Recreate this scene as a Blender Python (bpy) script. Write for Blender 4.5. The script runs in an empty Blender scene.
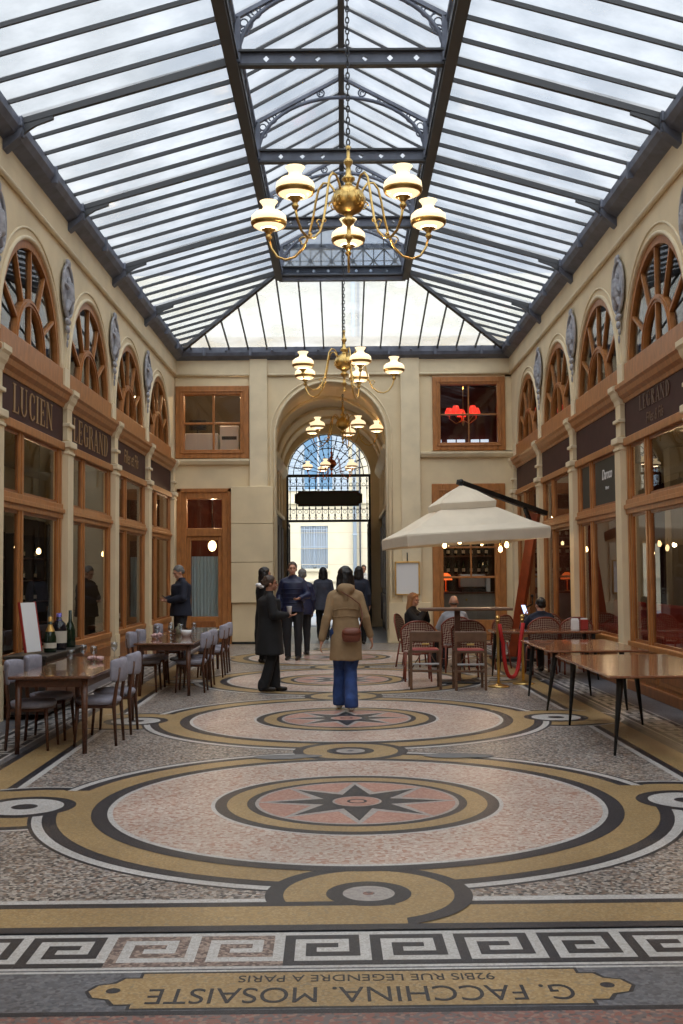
import bpy, bmesh, math, random
from mathutils import Vector, Matrix, Euler, noise
random.seed(7)
PI = math.pi
C = bpy.context.scene.collection
def R(d): return math.radians(d)

# ---------------------------------------------------------------- materials
def mat(name, col, rough=0.5, metal=0.0, spec=0.5, var=0.0, vscale=6.0, col2=None, bump=0.0, bscale=40.0, coat=0.0, stretch=None):
    m = bpy.data.materials.new(name); m.use_nodes = True
    nt = m.node_tree; b = nt.nodes['Principled BSDF']
    b.inputs['Base Color'].default_value = (*col, 1)
    b.inputs['Roughness'].default_value = rough
    b.inputs['Metallic'].default_value = metal
    b.inputs['Specular IOR Level'].default_value = spec
    b.inputs['Coat Weight'].default_value = coat
    tc = nt.nodes.new('ShaderNodeTexCoord'); src = tc.outputs['Object']
    if stretch:
        mp = nt.nodes.new('ShaderNodeMapping'); mp.inputs['Scale'].default_value = stretch
        nt.links.new(src, mp.inputs['Vector']); src = mp.outputs['Vector']
    if var > 0 or col2:
        n = nt.nodes.new('ShaderNodeTexNoise'); n.inputs['Scale'].default_value = vscale; n.inputs['Detail'].default_value = 5
        nt.links.new(src, n.inputs['Vector'])
        r = nt.nodes.new('ShaderNodeValToRGB')
        c2 = col2 if col2 else tuple(min(1, c*(1+var)) for c in col)
        c1 = col if col2 else tuple(c*(1-var) for c in col)
        r.color_ramp.elements[0].position = .35; r.color_ramp.elements[1].position = .65
        r.color_ramp.elements[0].color = (*c1, 1); r.color_ramp.elements[1].color = (*c2, 1)
        nt.links.new(n.outputs['Fac'], r.inputs['Fac']); nt.links.new(r.outputs['Color'], b.inputs['Base Color'])
    if bump > 0:
        n2 = nt.nodes.new('ShaderNodeTexNoise'); n2.inputs['Scale'].default_value = bscale
        nt.links.new(src, n2.inputs['Vector'])
        bp = nt.nodes.new('ShaderNodeBump'); bp.inputs['Strength'].default_value = bump; bp.inputs['Distance'].default_value = .01
        nt.links.new(n2.outputs['Fac'], bp.inputs['Height']); nt.links.new(bp.outputs['Normal'], b.inputs['Normal'])
    return m

def emis(name, col, strength):
    m = bpy.data.materials.new(name); m.use_nodes = True
    b = m.node_tree.nodes['Principled BSDF']
    b.inputs['Base Color'].default_value = (*[min(1, c) for c in col], 1)
    b.inputs['Emission Color'].default_value = (*col, 1); b.inputs['Emission Strength'].default_value = strength
    b.inputs['Roughness'].default_value = .3
    return m

def mosaic(name, cols, scale, grout=(.12, .11, .10), gw=.06, rough=.38, stain=.15):
    """small stone chips: every voronoi cell takes one of the listed stone colours"""
    m = bpy.data.materials.new(name); m.use_nodes = True
    nt = m.node_tree; b = nt.nodes['Principled BSDF']; L = nt.links.new
    tc = nt.nodes.new('ShaderNodeTexCoord')
    v = nt.nodes.new('ShaderNodeTexVoronoi'); v.inputs['Scale'].default_value = scale
    v.voronoi_dimensions = '2D'
    L(tc.outputs['Object'], v.inputs['Vector'])
    sep = nt.nodes.new('ShaderNodeSeparateColor'); L(v.outputs['Color'], sep.inputs['Color'])
    r = nt.nodes.new('ShaderNodeValToRGB'); r.color_ramp.interpolation = 'CONSTANT'
    tot = sum(w for _, w in cols); acc = 0
    e = r.color_ramp.elements
    for i, (c, w) in enumerate(cols):
        if i == 0: e[0].position = 0; e[0].color = (*c, 1)
        elif i == 1: e[1].position = acc/tot; e[1].color = (*c, 1)
        else:
            q = e.new(acc/tot); q.color = (*c, 1)
        acc += w
    L(sep.outputs['Red'], r.inputs['Fac'])
    v2 = nt.nodes.new('ShaderNodeTexVoronoi'); v2.feature = 'DISTANCE_TO_EDGE'; v2.inputs['Scale'].default_value = scale
    v2.voronoi_dimensions = '2D'
    L(tc.outputs['Object'], v2.inputs['Vector'])
    cmp_ = nt.nodes.new('ShaderNodeMapRange'); cmp_.inputs['From Min'].default_value = 0; cmp_.inputs['From Max'].default_value = gw
    L(v2.outputs['Distance'], cmp_.inputs['Value'])
    mx = nt.nodes.new('ShaderNodeMix'); mx.data_type = 'RGBA'
    L(cmp_.outputs['Result'], mx.inputs['Factor']); mx.inputs['A'].default_value = (*grout, 1); L(r.outputs['Color'], mx.inputs['B'])
    n = nt.nodes.new('ShaderNodeTexNoise'); n.inputs['Scale'].default_value = 1.3; n.inputs['Detail'].default_value = 6
    L(tc.outputs['Object'], n.inputs['Vector'])
    mr = nt.nodes.new('ShaderNodeMapRange'); mr.inputs['From Min'].default_value = .3; mr.inputs['From Max'].default_value = .7
    mr.inputs['To Min'].default_value = 1-stain; mr.inputs['To Max'].default_value = 1+stain
    L(n.outputs['Fac'], mr.inputs['Value'])
    mu = nt.nodes.new('ShaderNodeVectorMath'); mu.operation = 'SCALE'
    L(mx.outputs['Result'], mu.inputs[0]); L(mr.outputs['Result'], mu.inputs['Scale'])
    L(mu.outputs['Vector'], b.inputs['Base Color'])
    b.inputs['Roughness'].default_value = rough
    b.inputs['Specular IOR Level'].default_value = .32
    bp = nt.nodes.new('ShaderNodeBump'); bp.inputs['Strength'].default_value = .25; bp.inputs['Distance'].default_value = .002
    L(cmp_.outputs['Result'], bp.inputs['Height']); L(bp.outputs['Normal'], b.inputs['Normal'])
    return m

def glass_mat(name, tint=(1, 1, 1), ior=1.5, rough=0.0, film=0.0, filmcol=(.8, .85, .9), dirt=0.0):
    m = bpy.data.materials.new(name); m.use_nodes = True
    nt = m.node_tree; L = nt.links.new
    for n in list(nt.nodes): nt.nodes.remove(n)
    out = nt.nodes.new('ShaderNodeOutputMaterial')
    tr = nt.nodes.new('ShaderNodeBsdfTransparent'); tr.inputs['Color'].default_value = (*tint, 1)
    gl = nt.nodes.new('ShaderNodeBsdfGlossy'); gl.inputs['Roughness'].default_value = rough
    fr = nt.nodes.new('ShaderNodeFresnel'); fr.inputs['IOR'].default_value = ior
    base = tr.outputs[0]
    if film > 0:
        tl = nt.nodes.new('ShaderNodeBsdfTranslucent'); tl.inputs['Color'].default_value = (*filmcol, 1)
        mx0 = nt.nodes.new('ShaderNodeMixShader'); mx0.inputs['Fac'].default_value = film
        L(tr.outputs[0], mx0.inputs[1]); L(tl.outputs[0], mx0.inputs[2]); base = mx0.outputs[0]
        if dirt > 0:
            tc = nt.nodes.new('ShaderNodeTexCoord')
            n = nt.nodes.new('ShaderNodeTexNoise'); n.inputs['Scale'].default_value = .9; n.inputs['Detail'].default_value = 7
            L(tc.outputs['Object'], n.inputs['Vector'])
            mr = nt.nodes.new('ShaderNodeMapRange'); mr.inputs['From Min'].default_value = .35; mr.inputs['From Max'].default_value = .7
            mr.inputs['To Min'].default_value = film*.6; mr.inputs['To Max'].default_value = min(1, film*(1+dirt))
            L(n.outputs['Fac'], mr.inputs['Value']); L(mr.outputs['Result'], mx0.inputs['Fac'])
    # the panes are single sheets: use the same outside-in reflectance whichever way a sheet faces
    ge = nt.nodes.new('ShaderNodeNewGeometry'); mi = nt.nodes.new('ShaderNodeMapRange')
    mi.inputs['To Min'].default_value = ior; mi.inputs['To Max'].default_value = 1/ior
    L(ge.outputs['Backfacing'], mi.inputs['Value']); L(mi.outputs['Result'], fr.inputs['IOR'])
    mx = nt.nodes.new('ShaderNodeMixShader')
    L(fr.outputs[0], mx.inputs['Fac']); L(base, mx.inputs[1]); L(gl.outputs[0], mx.inputs[2])
    L(mx.outputs[0], out.inputs['Surface'])
    return m

def rattan_mat():
    m = bpy.data.materials.new('woven_rattan'); m.use_nodes = True
    nt = m.node_tree; b = nt.nodes['Principled BSDF']; L = nt.links.new
    tc = nt.nodes.new('ShaderNodeTexCoord'); ch = nt.nodes.new('ShaderNodeTexChecker')
    mp = nt.nodes.new('ShaderNodeMapping'); mp.inputs['Rotation'].default_value = (R(0), R(45), 0)
    L(tc.outputs['Object'], mp.inputs['Vector']); L(mp.outputs['Vector'], ch.inputs['Vector'])
    ch.inputs['Scale'].default_value = 42; ch.inputs['Color1'].default_value = (.42, .33, .26, 1); ch.inputs['Color2'].default_value = (.12, .016, .012, 1)
    L(ch.outputs['Color'], b.inputs['Base Color']); b.inputs['Roughness'].default_value = .45
    return m

M = {}
M['cream'] = mat('cream_stone_paint', (.72, .59, .385), .75, var=.07, vscale=1.6, bump=.08, bscale=12)
M['cream_trim'] = mat('cream_moulding_paint', (.74, .625, .43), .65, var=.06, vscale=3)
M['orange'] = mat('ochre_varnished_wood', (.385, .152, .042), .42, var=.16, vscale=5, stretch=(3, 3, 1))
M['orange_dk'] = mat('brown_varnished_wood', (.26, .09, .025), .4, var=.2, vscale=5, stretch=(3, 3, 1))
M['sign'] = mat('aubergine_sign_board', (.052, .018, .016), .6, spec=.2, var=.12, vscale=4)
M['gold_letter'] = mat('dull_gold_lettering', (.33, .20, .09), .45, .35)
M['faded_letter'] = mat('faded_gold_lettering', (.13, .07, .045), .5, .1)
M['iron'] = mat('grey_blue_painted_iron', (.115, .13, .175), .5, var=.2, vscale=5)
M['iron_dk'] = mat('dark_painted_iron', (.035, .038, .045), .5)
M['black'] = mat('black_metal', (.008, .008, .009), .4)
M['roofglass'] = glass_mat('wired_roof_glass', (.76, .81, .85), 1.45, .1, film=.34, filmcol=(.70, .74, .79), dirt=.9)
M['glass'] = glass_mat('shop_window_glass', (.80, .82, .80), 1.62)
M['clear'] = glass_mat('clear_glass', (.86, .88, .90), 1.9)
M['brass'] = mat('polished_brass', (.62, .42, .15), .30, 1.0)
M['copper'] = mat('red_copper', (.45, .12, .05), .3, 1.0)
M['shade'] = emis('opal_glass_lit', (1.0, .78, .48), .85)
M['bulb'] = emis('lamp_light', (1.0, .80, .50), 12.0)
M['bulb_soft'] = emis('warm_bulb', (1.0, .66, .30), 6.0)
M['redlamp'] = emis('red_lampshade_lit', (1.0, .05, .03), 1.0)
M['relief'] = mat('grey_carved_relief', (.36, .36, .39), .8, var=.25, vscale=14)
M['walnut'] = mat('walnut_wood', (.085, .032, .016), .38, var=.25, vscale=7, stretch=(6, 1, 6))
M['tabletop'] = mat('varnished_walnut_top', (.13, .052, .026), .17, var=.3, vscale=6, stretch=(8, .8, 8), coat=.6)
M['tabletop_red'] = mat('varnished_red_brown_top', (.22, .082, .038), .22, var=.25, vscale=5, stretch=(7, .8, 7), coat=.5)
M['greyfab'] = mat('mauve_grey_upholstery', (.29, .28, .335), .85, var=.1, vscale=20, bump=.2, bscale=300)
M['rattan'] = rattan_mat()
M['rattan_wood'] = mat('reddish_rattan_cane', (.20, .045, .025), .4)
M['redseat'] = mat('red_seat', (.32, .03, .025), .45)
M['barwood'] = mat('worn_brown_wood', (.13, .065, .036), .5, var=.2, vscale=8)
M['canvas'] = mat('cream_canvas', (.66, .58, .46), .85, var=.05, vscale=3)
M['mast'] = mat('red_mahogany', (.27, .055, .02), .35, var=.2, vscale=5)
M['rope'] = mat('red_velvet_rope', (.42, .012, .012), .75)
M['white'] = mat('white_paper', (.75, .75, .76), .6)
M['steel'] = mat('brushed_steel', (.5, .5, .52), .35, .9)
M['dkgreen'] = mat('dark_green_bottle_glass', (.008, .02, .010), .12)
M['darkglass'] = mat('near_black_bottle_glass', (.006, .006, .012), .12)
M['goldfoil'] = mat('gold_foil', (.55, .33, .10), .4, .7)
M['label'] = mat('paper_label', (.55, .50, .42), .7)
M['purplecap'] = mat('violet_foil_cap', (.12, .10, .35), .35, .5)
M['skin'] = mat('skin', (.52, .27, .18), .55)
M['skin2'] = mat('tanned_skin', (.38, .17, .10), .55)
M['lip'] = mat('lips', (.42, .12, .10), .5)
M['eye'] = mat('dark_eye', (.02, .015, .01), .25)
M['tan'] = mat('tan_cotton_coat', (.29, .195, .105), .85, var=.10, vscale=9, bump=.15, bscale=60)
M['denim'] = mat('blue_denim', (.022, .055, .19), .8, var=.25, vscale=9)
M['blackcloth'] = mat('black_cloth', (.007, .007, .009), .85, var=.2, vscale=8)
M['navy'] = mat('navy_quilted_nylon', (.008, .013, .05), .5, var=.2, vscale=8)
M['navy2'] = mat('dark_navy_wool', (.010, .013, .028), .85)
M['charcoal'] = mat('blue_charcoal_wool', (.045, .05, .075), .85, var=.15, vscale=10)
M['darktrouser'] = mat('charcoal_trousers', (.018, .018, .022), .85)
M['hairblack'] = mat('black_hair', (.008, .006, .006), .45, bump=.5, bscale=90, stretch=(1, 1, .15))
M['hairbrown'] = mat('brown_hair', (.055, .03, .018), .5, bump=.5, bscale=90, stretch=(1, 1, .15))
M['hairblond'] = mat('reddish_blond_hair', (.36, .17, .07), .5, bump=.5, bscale=90, stretch=(1, 1, .15))
M['hairgrey'] = mat('grey_hair', (.16, .155, .15), .6, bump=.5, bscale=90)
M['shoe'] = mat('dark_leather', (.02, .015, .012), .4)
M['shoewhite'] = mat('off_white_sneaker', (.5, .48, .44), .6)
M['bag'] = mat('brown_leather_bag', (.16, .045, .025), .45)
M['greyshirt'] = mat('pale_grey_shirt', (.30, .31, .34), .8)
M['whiteshirt'] = mat('white_shirt', (.7, .7, .72), .8)
M['doordark'] = mat('dark_brown_door_wood', (.045, .018, .012), .75, var=.2, vscale=4)
M['facade'] = mat('pale_cream_render', (.84, .78, .62), .85, var=.05, vscale=2)
M['bluewhite'] = mat('blue_white_shutter_paint', (.50, .60, .72), .6)
M['asphalt'] = mat('pale_grey_street', (.34, .37, .42), .8, var=.1, vscale=3)
M['curtain'] = mat('pale_blue_voile', (.42, .50, .53), .9, var=.08, vscale=30, stretch=(1, 1, .05))
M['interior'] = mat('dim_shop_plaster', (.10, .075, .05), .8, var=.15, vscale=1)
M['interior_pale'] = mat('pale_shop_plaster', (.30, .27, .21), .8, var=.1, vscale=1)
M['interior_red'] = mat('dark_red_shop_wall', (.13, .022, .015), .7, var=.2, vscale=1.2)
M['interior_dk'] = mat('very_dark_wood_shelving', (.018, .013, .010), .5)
M['blacksign'] = mat('matt_black_panel', (.012, .014, .013), .5)
M['orangeglow'] = emis('orange_lamp_glass', (1.0, .16, .03), .9)

slate = (.085, .09, .105)
T_fill = mosaic('grey_brown_chip_mosaic', [((.36, .31, .27), 3), ((.16, .135, .12), 3), ((.05, .048, .05), 2), ((.45, .41, .37), 2), ((.24, .16, .12), 2), ((.27, .25, .24), 2)], 58)
T_pink = mosaic('pale_pink_chip_mosaic', [((.52, .42, .36), 5), ((.48, .34, .28), 4), ((.40, .22, .16), 3), ((.58, .50, .44), 3)], 46, grout=(.28, .22, .19))
T_gold = mosaic('ochre_tesserae', [((.35, .235, .105), 4), ((.30, .195, .085), 3), ((.39, .275, .14), 2), ((.26, .20, .12), 1)], 95, grout=(.26, .18, .08), gw=.05)
T_dark = mosaic('charcoal_tesserae', [((.020, .022, .030), 4), ((.030, .032, .040), 2), ((.014, .015, .022), 3)], 95, grout=(.05, .048, .046), gw=.05)
T_white = mosaic('white_marble_tesserae', [((.50, .49, .48), 4), ((.44, .42, .40), 2), ((.55, .54, .53), 3)], 95, grout=(.26, .25, .24), gw=.05)
T_red = mosaic('salmon_marble', [((.42, .22, .175), 3), ((.38, .18, .14), 2), ((.46, .27, .21), 2)], 60, grout=(.3, .17, .13), gw=.05)
T_pale = mosaic('grey_marble', [((.38, .35, .33), 3), ((.32, .29, .28), 2)], 60, grout=(.22, .2, .19), gw=.05)
T_slate = mosaic('slate_grey_chips', [((.13, .135, .15), 3), ((.10, .105, .12), 3), ((.16, .165, .18), 2), ((.08, .08, .09), 1)], 60, grout=(.08, .08, .09))
T_red2 = mosaic('red_grey_chips', [((.24, .10, .08), 4), ((.15, .12, .12), 3), ((.28, .17, .14), 2), ((.10, .08, .08), 1)], 60)
T_worn = mosaic('worn_mixed_tesserae', [((.33, .25, .21), 3), ((.13, .09, .08), 3), ((.22, .15, .13), 2)], 70)

# ---------------------------------------------------------------- geometry helpers
class MB:
    def __init__(s): s.v = []; s.f = []; s.mi = []; s.mats = []; s.smooth = []
    def m(s, mt):
        if mt not in s.mats: s.mats.append(mt)
        return s.mats.index(mt)
    def add(s, vs, fs, mt, smooth=False):
        o = len(s.v); s.v += [tuple(v) for v in vs]; k = s.m(mt)
        for f in fs: s.f.append([i+o for i in f]); s.mi.append(k); s.smooth.append(smooth)
        return s
    def box(s, x0, x1, y0, y1, z0, z1, mt, bev=0.0):
        if x0 > x1: x0, x1 = x1, x0
        if y0 > y1: y0, y1 = y1, y0
        if z0 > z1: z0, z1 = z1, z0
        if bev > 0:
            b = min(bev, (x1-x0)/2.01, (y1-y0)/2.01, (z1-z0)/2.01)
            vs = []; fs = []
            bm = bmesh.new(); bmesh.ops.create_cube(bm, size=1)
            for v in bm.verts: v.co = Vector(((x0+x1)/2+v.co.x*(x1-x0), (y0+y1)/2+v.co.y*(y1-y0), (z0+z1)/2+v.co.z*(z1-z0)))
            bmesh.ops.bevel(bm, geom=bm.edges[:], offset=b, segments=2, affect='EDGES', profile=.5)
            bm.verts.ensure_lookup_table(); bm.verts.index_update()
            vs = [v.co.copy() for v in bm.verts]; fs = [[v.index for v in f.verts] for f in bm.faces]; bm.free()
            return s.add(vs, fs, mt)
        vs = [(x, y, z) for z in (z0, z1) for y in (y0, y1) for x in (x0, x1)]
        return s.add(vs, [(0, 2, 3, 1), (4, 5, 7, 6), (0, 1, 5, 4), (2, 6, 7, 3), (0, 4, 6, 2), (1, 3, 7, 5)], mt)
    def bar(s, p, q, w, h, mt, up=(0, 0, 1)):
        p = Vector(p); q = Vector(q); d = (q-p).normalized(); u = Vector(up)
        sd = d.cross(u)
        if sd.length < 1e-4: sd = d.cross(Vector((0, 1, 0)))
        sd.normalize(); u = sd.cross(d).normalized()
        vs = []
        for c in (p, q):
            for a, b in ((-1, -1), (1, -1), (1, 1), (-1, 1)): vs.append(c+sd*a*w/2+u*b*h/2)
        return s.add(vs, [(0, 1, 2, 3), (7, 6, 5, 4), (0, 4, 5, 1), (1, 5, 6, 2), (2, 6, 7, 3), (3, 7, 4, 0)], mt)
    def tube(s, pts, r, mt, n=8, closed=False, cap=True, flat=1.0):
        pts = [Vector(p) for p in pts]; N = len(pts)
        rs = r if isinstance(r, (list, tuple)) else [r]*N
        vs = []; fs = []; prev = None
        for i, p in enumerate(pts):
            a = pts[i-1] if (i > 0 or closed) else pts[i]; b = pts[(i+1) % N] if (i < N-1 or closed) else pts[i]
            d = (b-a).normalized()
            if prev is None:
                u = d.cross(Vector((0, 0, 1)))
                if u.length < .05: u = d.cross(Vector((0, 1, 0)))
                u.normalize()
            else:
                u = prev-d*prev.dot(d)
                if u.length < 1e-5: u = d.cross(Vector((1, 0, 0)))
                u.normalize()
            prev = u; w = d.cross(u)
            for k in range(n):
                t = 2*PI*k/n; vs.append(p+(u*math.cos(t)+w*math.sin(t)*flat)*rs[i])
        M_ = N if closed else N-1
        for i in range(M_):
            for k in range(n):
                a = i*n+k; b = i*n+(k+1) % n; c = ((i+1) % N)*n+(k+1) % n; d = ((i+1) % N)*n+k
                fs.append((a, b, c, d))
        if cap and not closed:
            fs.append(tuple(range(n-1, -1, -1))); fs.append(tuple((N-1)*n+k for k in range(n)))
        return s.add(vs, fs, mt, True)
    def lathe(s, prof, mt, n=20, c=(0, 0, 0), smooth=True):
        c = Vector(c); vs = []; fs = []
        for r, z in prof:
            for k in range(n):
                t = 2*PI*k/n; vs.append(c+Vector((max(r, 1e-4)*math.cos(t), max(r, 1e-4)*math.sin(t), z)))
        for i in range(len(prof)-1):
            for k in range(n): fs.append((i*n+k, i*n+(k+1) % n, (i+1)*n+(k+1) % n, (i+1)*n+k))
        return s.add(vs, fs, mt, smooth)
    def ball(s, c, r, mt, seg=12, rot=None):
        c = Vector(c); rr = r if isinstance(r, (tuple, list)) else (r, r, r)
        vs = [Vector((0, 0, -1))]; h = seg//2
        for i in range(1, h):
            ph = -PI/2+PI*i/h
            for k in range(seg):
                t = 2*PI*k/seg; vs.append(Vector((math.cos(ph)*math.cos(t), math.cos(ph)*math.sin(t), math.sin(ph))))
        vs.append(Vector((0, 0, 1)))
        vs = [Vector((v.x*rr[0], v.y*rr[1], v.z*rr[2])) for v in vs]
        if rot: q = Euler(rot).to_matrix(); vs = [q @ v for v in vs]
        fs = [(0, 1+(k+1) % seg, 1+k) for k in range(seg)]
        for i in range(h-2):
            for k in range(seg):
                a = 1+i*seg+k; b = 1+i*seg+(k+1) % seg; fs.append((a, b, b+seg, a+seg))
        L_ = len(vs)-1; fs += [(L_, 1+(h-2)*seg+k, 1+(h-2)*seg+(k+1) % seg) for k in range(seg)]
        return s.add([v+c for v in vs], fs, mt, True)
    def cap(s, p, q, r0, r1, mt, n=12, flat=1.0):
        """closed tapered capsule"""
        p = Vector(p); q = Vector(q); d = (q-p)
        if d.length < 1e-6: return s.ball(p, r0, mt)
        d.normalize(); pts = []; rs = []
        for a in (-80, -50, -20): pts.append(p+d*math.sin(R(a))*r0); rs.append(r0*math.cos(R(a)))
        pts.append(p); rs.append(r0); pts.append(q); rs.append(r1)
        for a in (20, 50, 80): pts.append(q+d*math.sin(R(a))*r1); rs.append(r1*math.cos(R(a)))
        return s.tube(pts, rs, mt, n, flat=flat)
    def loft(s, rings, mt, n=24, p=1.0):
        """rings: (x,y,z,rx,ry) closed superellipse stack"""
        vs = []; fs = []
        for (x, y, z, rx, ry) in rings:
            for k in range(n):
                t = 2*PI*k/n; c, sn = math.cos(t), math.sin(t)
                vs.append((x+rx*math.copysign(abs(c)**p, c), y+ry*math.copysign(abs(sn)**p, sn), z))
        N = len(rings)
        for i in range(N-1):
            for k in range(n): fs.append((i*n+k, i*n+(k+1) % n, (i+1)*n+(k+1) % n, (i+1)*n+k))
        fs.append(tuple(range(n-1, -1, -1))); fs.append(tuple((N-1)*n+k for k in range(n)))
        return s.add(vs, fs, mt, True)
    def prism(s, poly, axis, a, b, mt):
        """poly of 2-D points extruded along axis ('x','y','z') from a to b"""
        def P(u, v, w): return {'x': (w, u, v), 'y': (u, w, v), 'z': (u, v, w)}[axis]
        n = len(poly); vs = [P(u, v, a) for u, v in poly]+[P(u, v, b) for u, v in poly]
        fs = [tuple(range(n)), tuple(range(2*n-1, n-1, -1))]+[(k, (k+1) % n, n+(k+1) % n, n+k) for k in range(n)]
        return s.add(vs, fs, mt)
    def xf(s, mtx):
        s.v = [tuple(mtx @ Vector(v)) for v in s.v]; return s
    def build(s, name, parent=None, fixn=True):
        me = bpy.data.meshes.new(name); me.from_pydata(s.v, [], s.f)
        for mt in s.mats: me.materials.append(mt)
        me.polygons.foreach_set('material_index', s.mi); me.polygons.foreach_set('use_smooth', s.smooth)
        if fixn:
            bm = bmesh.new(); bm.from_mesh(me); bmesh.ops.recalc_face_normals(bm, faces=bm.faces[:]); bm.to_mesh(me); bm.free()
        me.update()
        o = bpy.data.objects.new(name, me); C.objects.link(o)
        if parent: o.parent = parent
        return o

def weld(name, mb, voxel, parent=None, smooth=6, wrinkle=0.0, wscale=9.0):
    """all closed shapes in mb become ONE continuous skin"""
    o = mb.build(name)
    md = o.modifiers.new('r', 'REMESH'); md.mode = 'VOXEL'; md.voxel_size = voxel; md.use_smooth_shade = True
    if smooth:
        m2 = o.modifiers.new('s', 'SMOOTH'); m2.iterations = smooth; m2.factor = .5
    dg = bpy.context.evaluated_depsgraph_get()
    me = bpy.data.meshes.new_from_object(o.evaluated_get(dg))
    old = o.data; o.modifiers.clear(); o.data = me; bpy.data.meshes.remove(old)
    me.name = name
    if wrinkle:
        for v in me.vertices:
            c = v.co; k = noise.noise(Vector((c.x*wscale, c.y*wscale, c.z*wscale*.6)))
            v.co = c+v.normal*k*wrinkle
    me.materials.clear(); me.materials.append(mb.mats[0])
    for p in me.polygons: p.material_index = 0; p.use_smooth = True
    if parent: o.parent = parent
    return o

def tag(o, label=None, cat=None, group=None, kind=None):
    if label: o['label'] = label
    if cat: o['category'] = cat
    if group: o['group'] = group
    if kind: o['kind'] = kind
    return o
def struct(o): o['kind'] = 'structure'; return o
def empty(name, loc=(0, 0, 0), rz=0, sc=1.0):
    o = bpy.data.objects.new(name, None); C.objects.link(o); o.location = loc; o.rotation_euler = (0, 0, rz); o.scale = (sc,)*3
    o.empty_display_size = .1
    return o
def copy_tree(o, parent=None):
    c = o.copy(); C.objects.link(c)
    if parent: c.parent = parent
    for ch in [x for x in list(C.objects) if x.parent == o]: copy_tree(ch, c)
    return c
def place(o, loc, rz=0): o.location = loc; o.rotation_euler = (0, 0, rz); return o

def text_mesh(txt, size, depth, mt, name, shear=0, sx=1.0, space=1.0, offset=0.0):
    cu = bpy.data.curves.new(name, 'FONT'); cu.body = txt; cu.size = size; cu.extrude = depth; cu.align_x = 'CENTER'; cu.align_y = 'CENTER'
    cu.shear = shear; cu.space_character = space; cu.offset = offset
    t = bpy.data.objects.new(name, cu); C.objects.link(t)
    bpy.context.view_layer.update()
    me = bpy.data.meshes.new_from_object(t.evaluated_get(bpy.context.evaluated_depsgraph_get()))
    bpy.data.objects.remove(t); bpy.data.curves.remove(cu)
    me.materials.clear(); me.materials.append(mt)
    for v in me.vertices: v.co.x *= sx
    o = bpy.data.objects.new(name, me); C.objects.link(o)
    return o
SKY = 0.54; SUN = 4.3; EXPO = 0.44
# ================================================================= FLOOR MOSAIC
CEM = mat('cement_repair', (.17, .165, .165), .7, var=.1, vscale=9)
TH = .014; CX0 = .17
def uv(u, v, z=0): return (CX0+u*math.cos(TH)-v*math.sin(TH), u*math.sin(TH)+v*math.cos(TH), z)
F = MB(); DZ = .0003
def fpoly(pts, layer, mt): F.add([uv(a, b, layer*DZ) for a, b in pts], [tuple(range(len(pts)))], mt)
def frect(u0, u1, v0, v1, layer, mt): fpoly([(u0, v0), (u1, v0), (u1, v1), (u0, v1)], layer, mt)
def fdisc(u, v, r, layer, mt, n=96): fpoly([(u+r*math.cos(2*PI*k/n), v+r*math.sin(2*PI*k/n)) for k in range(n)], layer, mt)
def fring(u, v, r0, r1, layer, mt, n=96):
    vs = []; fs = []
    for k in range(n):
        t = 2*PI*k/n
        vs += [uv(u+r0*math.cos(t), v+r0*math.sin(t), layer*DZ), uv(u+r1*math.cos(t), v+r1*math.sin(t), layer*DZ)]
    for k in range(n): a = 2*k; b = 2*((k+1) % n); fs.append((a, a+1, b+1, b))
    F.add(vs, fs, mt)
VEND = 24.75
F.add([(-3.95, -4.2, 0), (3.95, -4.2, 0), (3.95, 25.2, 0), (-3.95, 25.2, 0)], [(0, 1, 2, 3)], T_slate)
F.add([(-1.9, 25.2, 0), (1.3, 25.2, 0), (1.3, 33.0, 0), (-1.9, 33.0, 0)], [(0, 1, 2, 3)], T_slate)
frect(-3.7, 3.7, -4.0, 4.09, 1, T_red2)
frect(-3.7, 3.7, 4.085, 4.125, 2, T_dark)
# side and end bands
frect(-3.42, 3.42, 4.55, 4.99, 1, T_white)
frect(-3.42, 3.42, 4.515, 4.535, 1, T_white)
for s in (-1, 1): frect(*(sorted((s*3.0, s*3.42))), 4.9, VEND+.1, 1, T_white)
for a, m_ in ((2.93, T_dark), (2.86, T_gold), (2.58, T_dark), (2.51, T_white), (2.455, T_fill)):
    L_ = {2.93: 2, 2.86: 3, 2.58: 4, 2.51: 5, 2.455: 6}[a]
    d = a-2.455; q = {2.93: .50, 2.86: .42, 2.58: .13, 2.51: .07, 2.455: .0}[a]
    frect(-a, a, 5.50-q, VEND+(a-2.455)*.6, L_, m_)
# greek key between the band and the signature
U = .0535; UU = .0455
def key(u0, v0, layer=2, dirv=False, n=1, wide=8):
    path = [(0, 0), (0, 6), (6, 6), (6, 2), (2, 2), (2, 4), (4, 4)]; jj = [0]
    def r(x0, y0, x1, y1):
        a, b = min(x0, x1), max(x0, x1); c, d = min(y0, y1), max(y0, y1); jj[0] += 1; lay = layer+.25*jj[0]
        if dirv: frect(u0+c*U, u0+(d+1)*U, v0+a*U, v0+(b+1)*U, lay, T_dark)
        else: frect(u0+a*UU, u0+(b+1)*UU, v0+c*U, v0+(d+1)*U, lay, T_worn if (abs(u0+.3) < .9 and (int(u0*10) % 3)) else T_dark)
    for i in range(len(path)-1): r(*path[i], *path[i+1])
    r(1, 0, 7, 0)
for k in range(-9, 9): key(k*8*UU-.02, 4.575)
for s in (-1, 1):
    for k in range(0, 45): key(s*3.21-3.5*U, 4.9+k*8*U, dirv=True)
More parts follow.
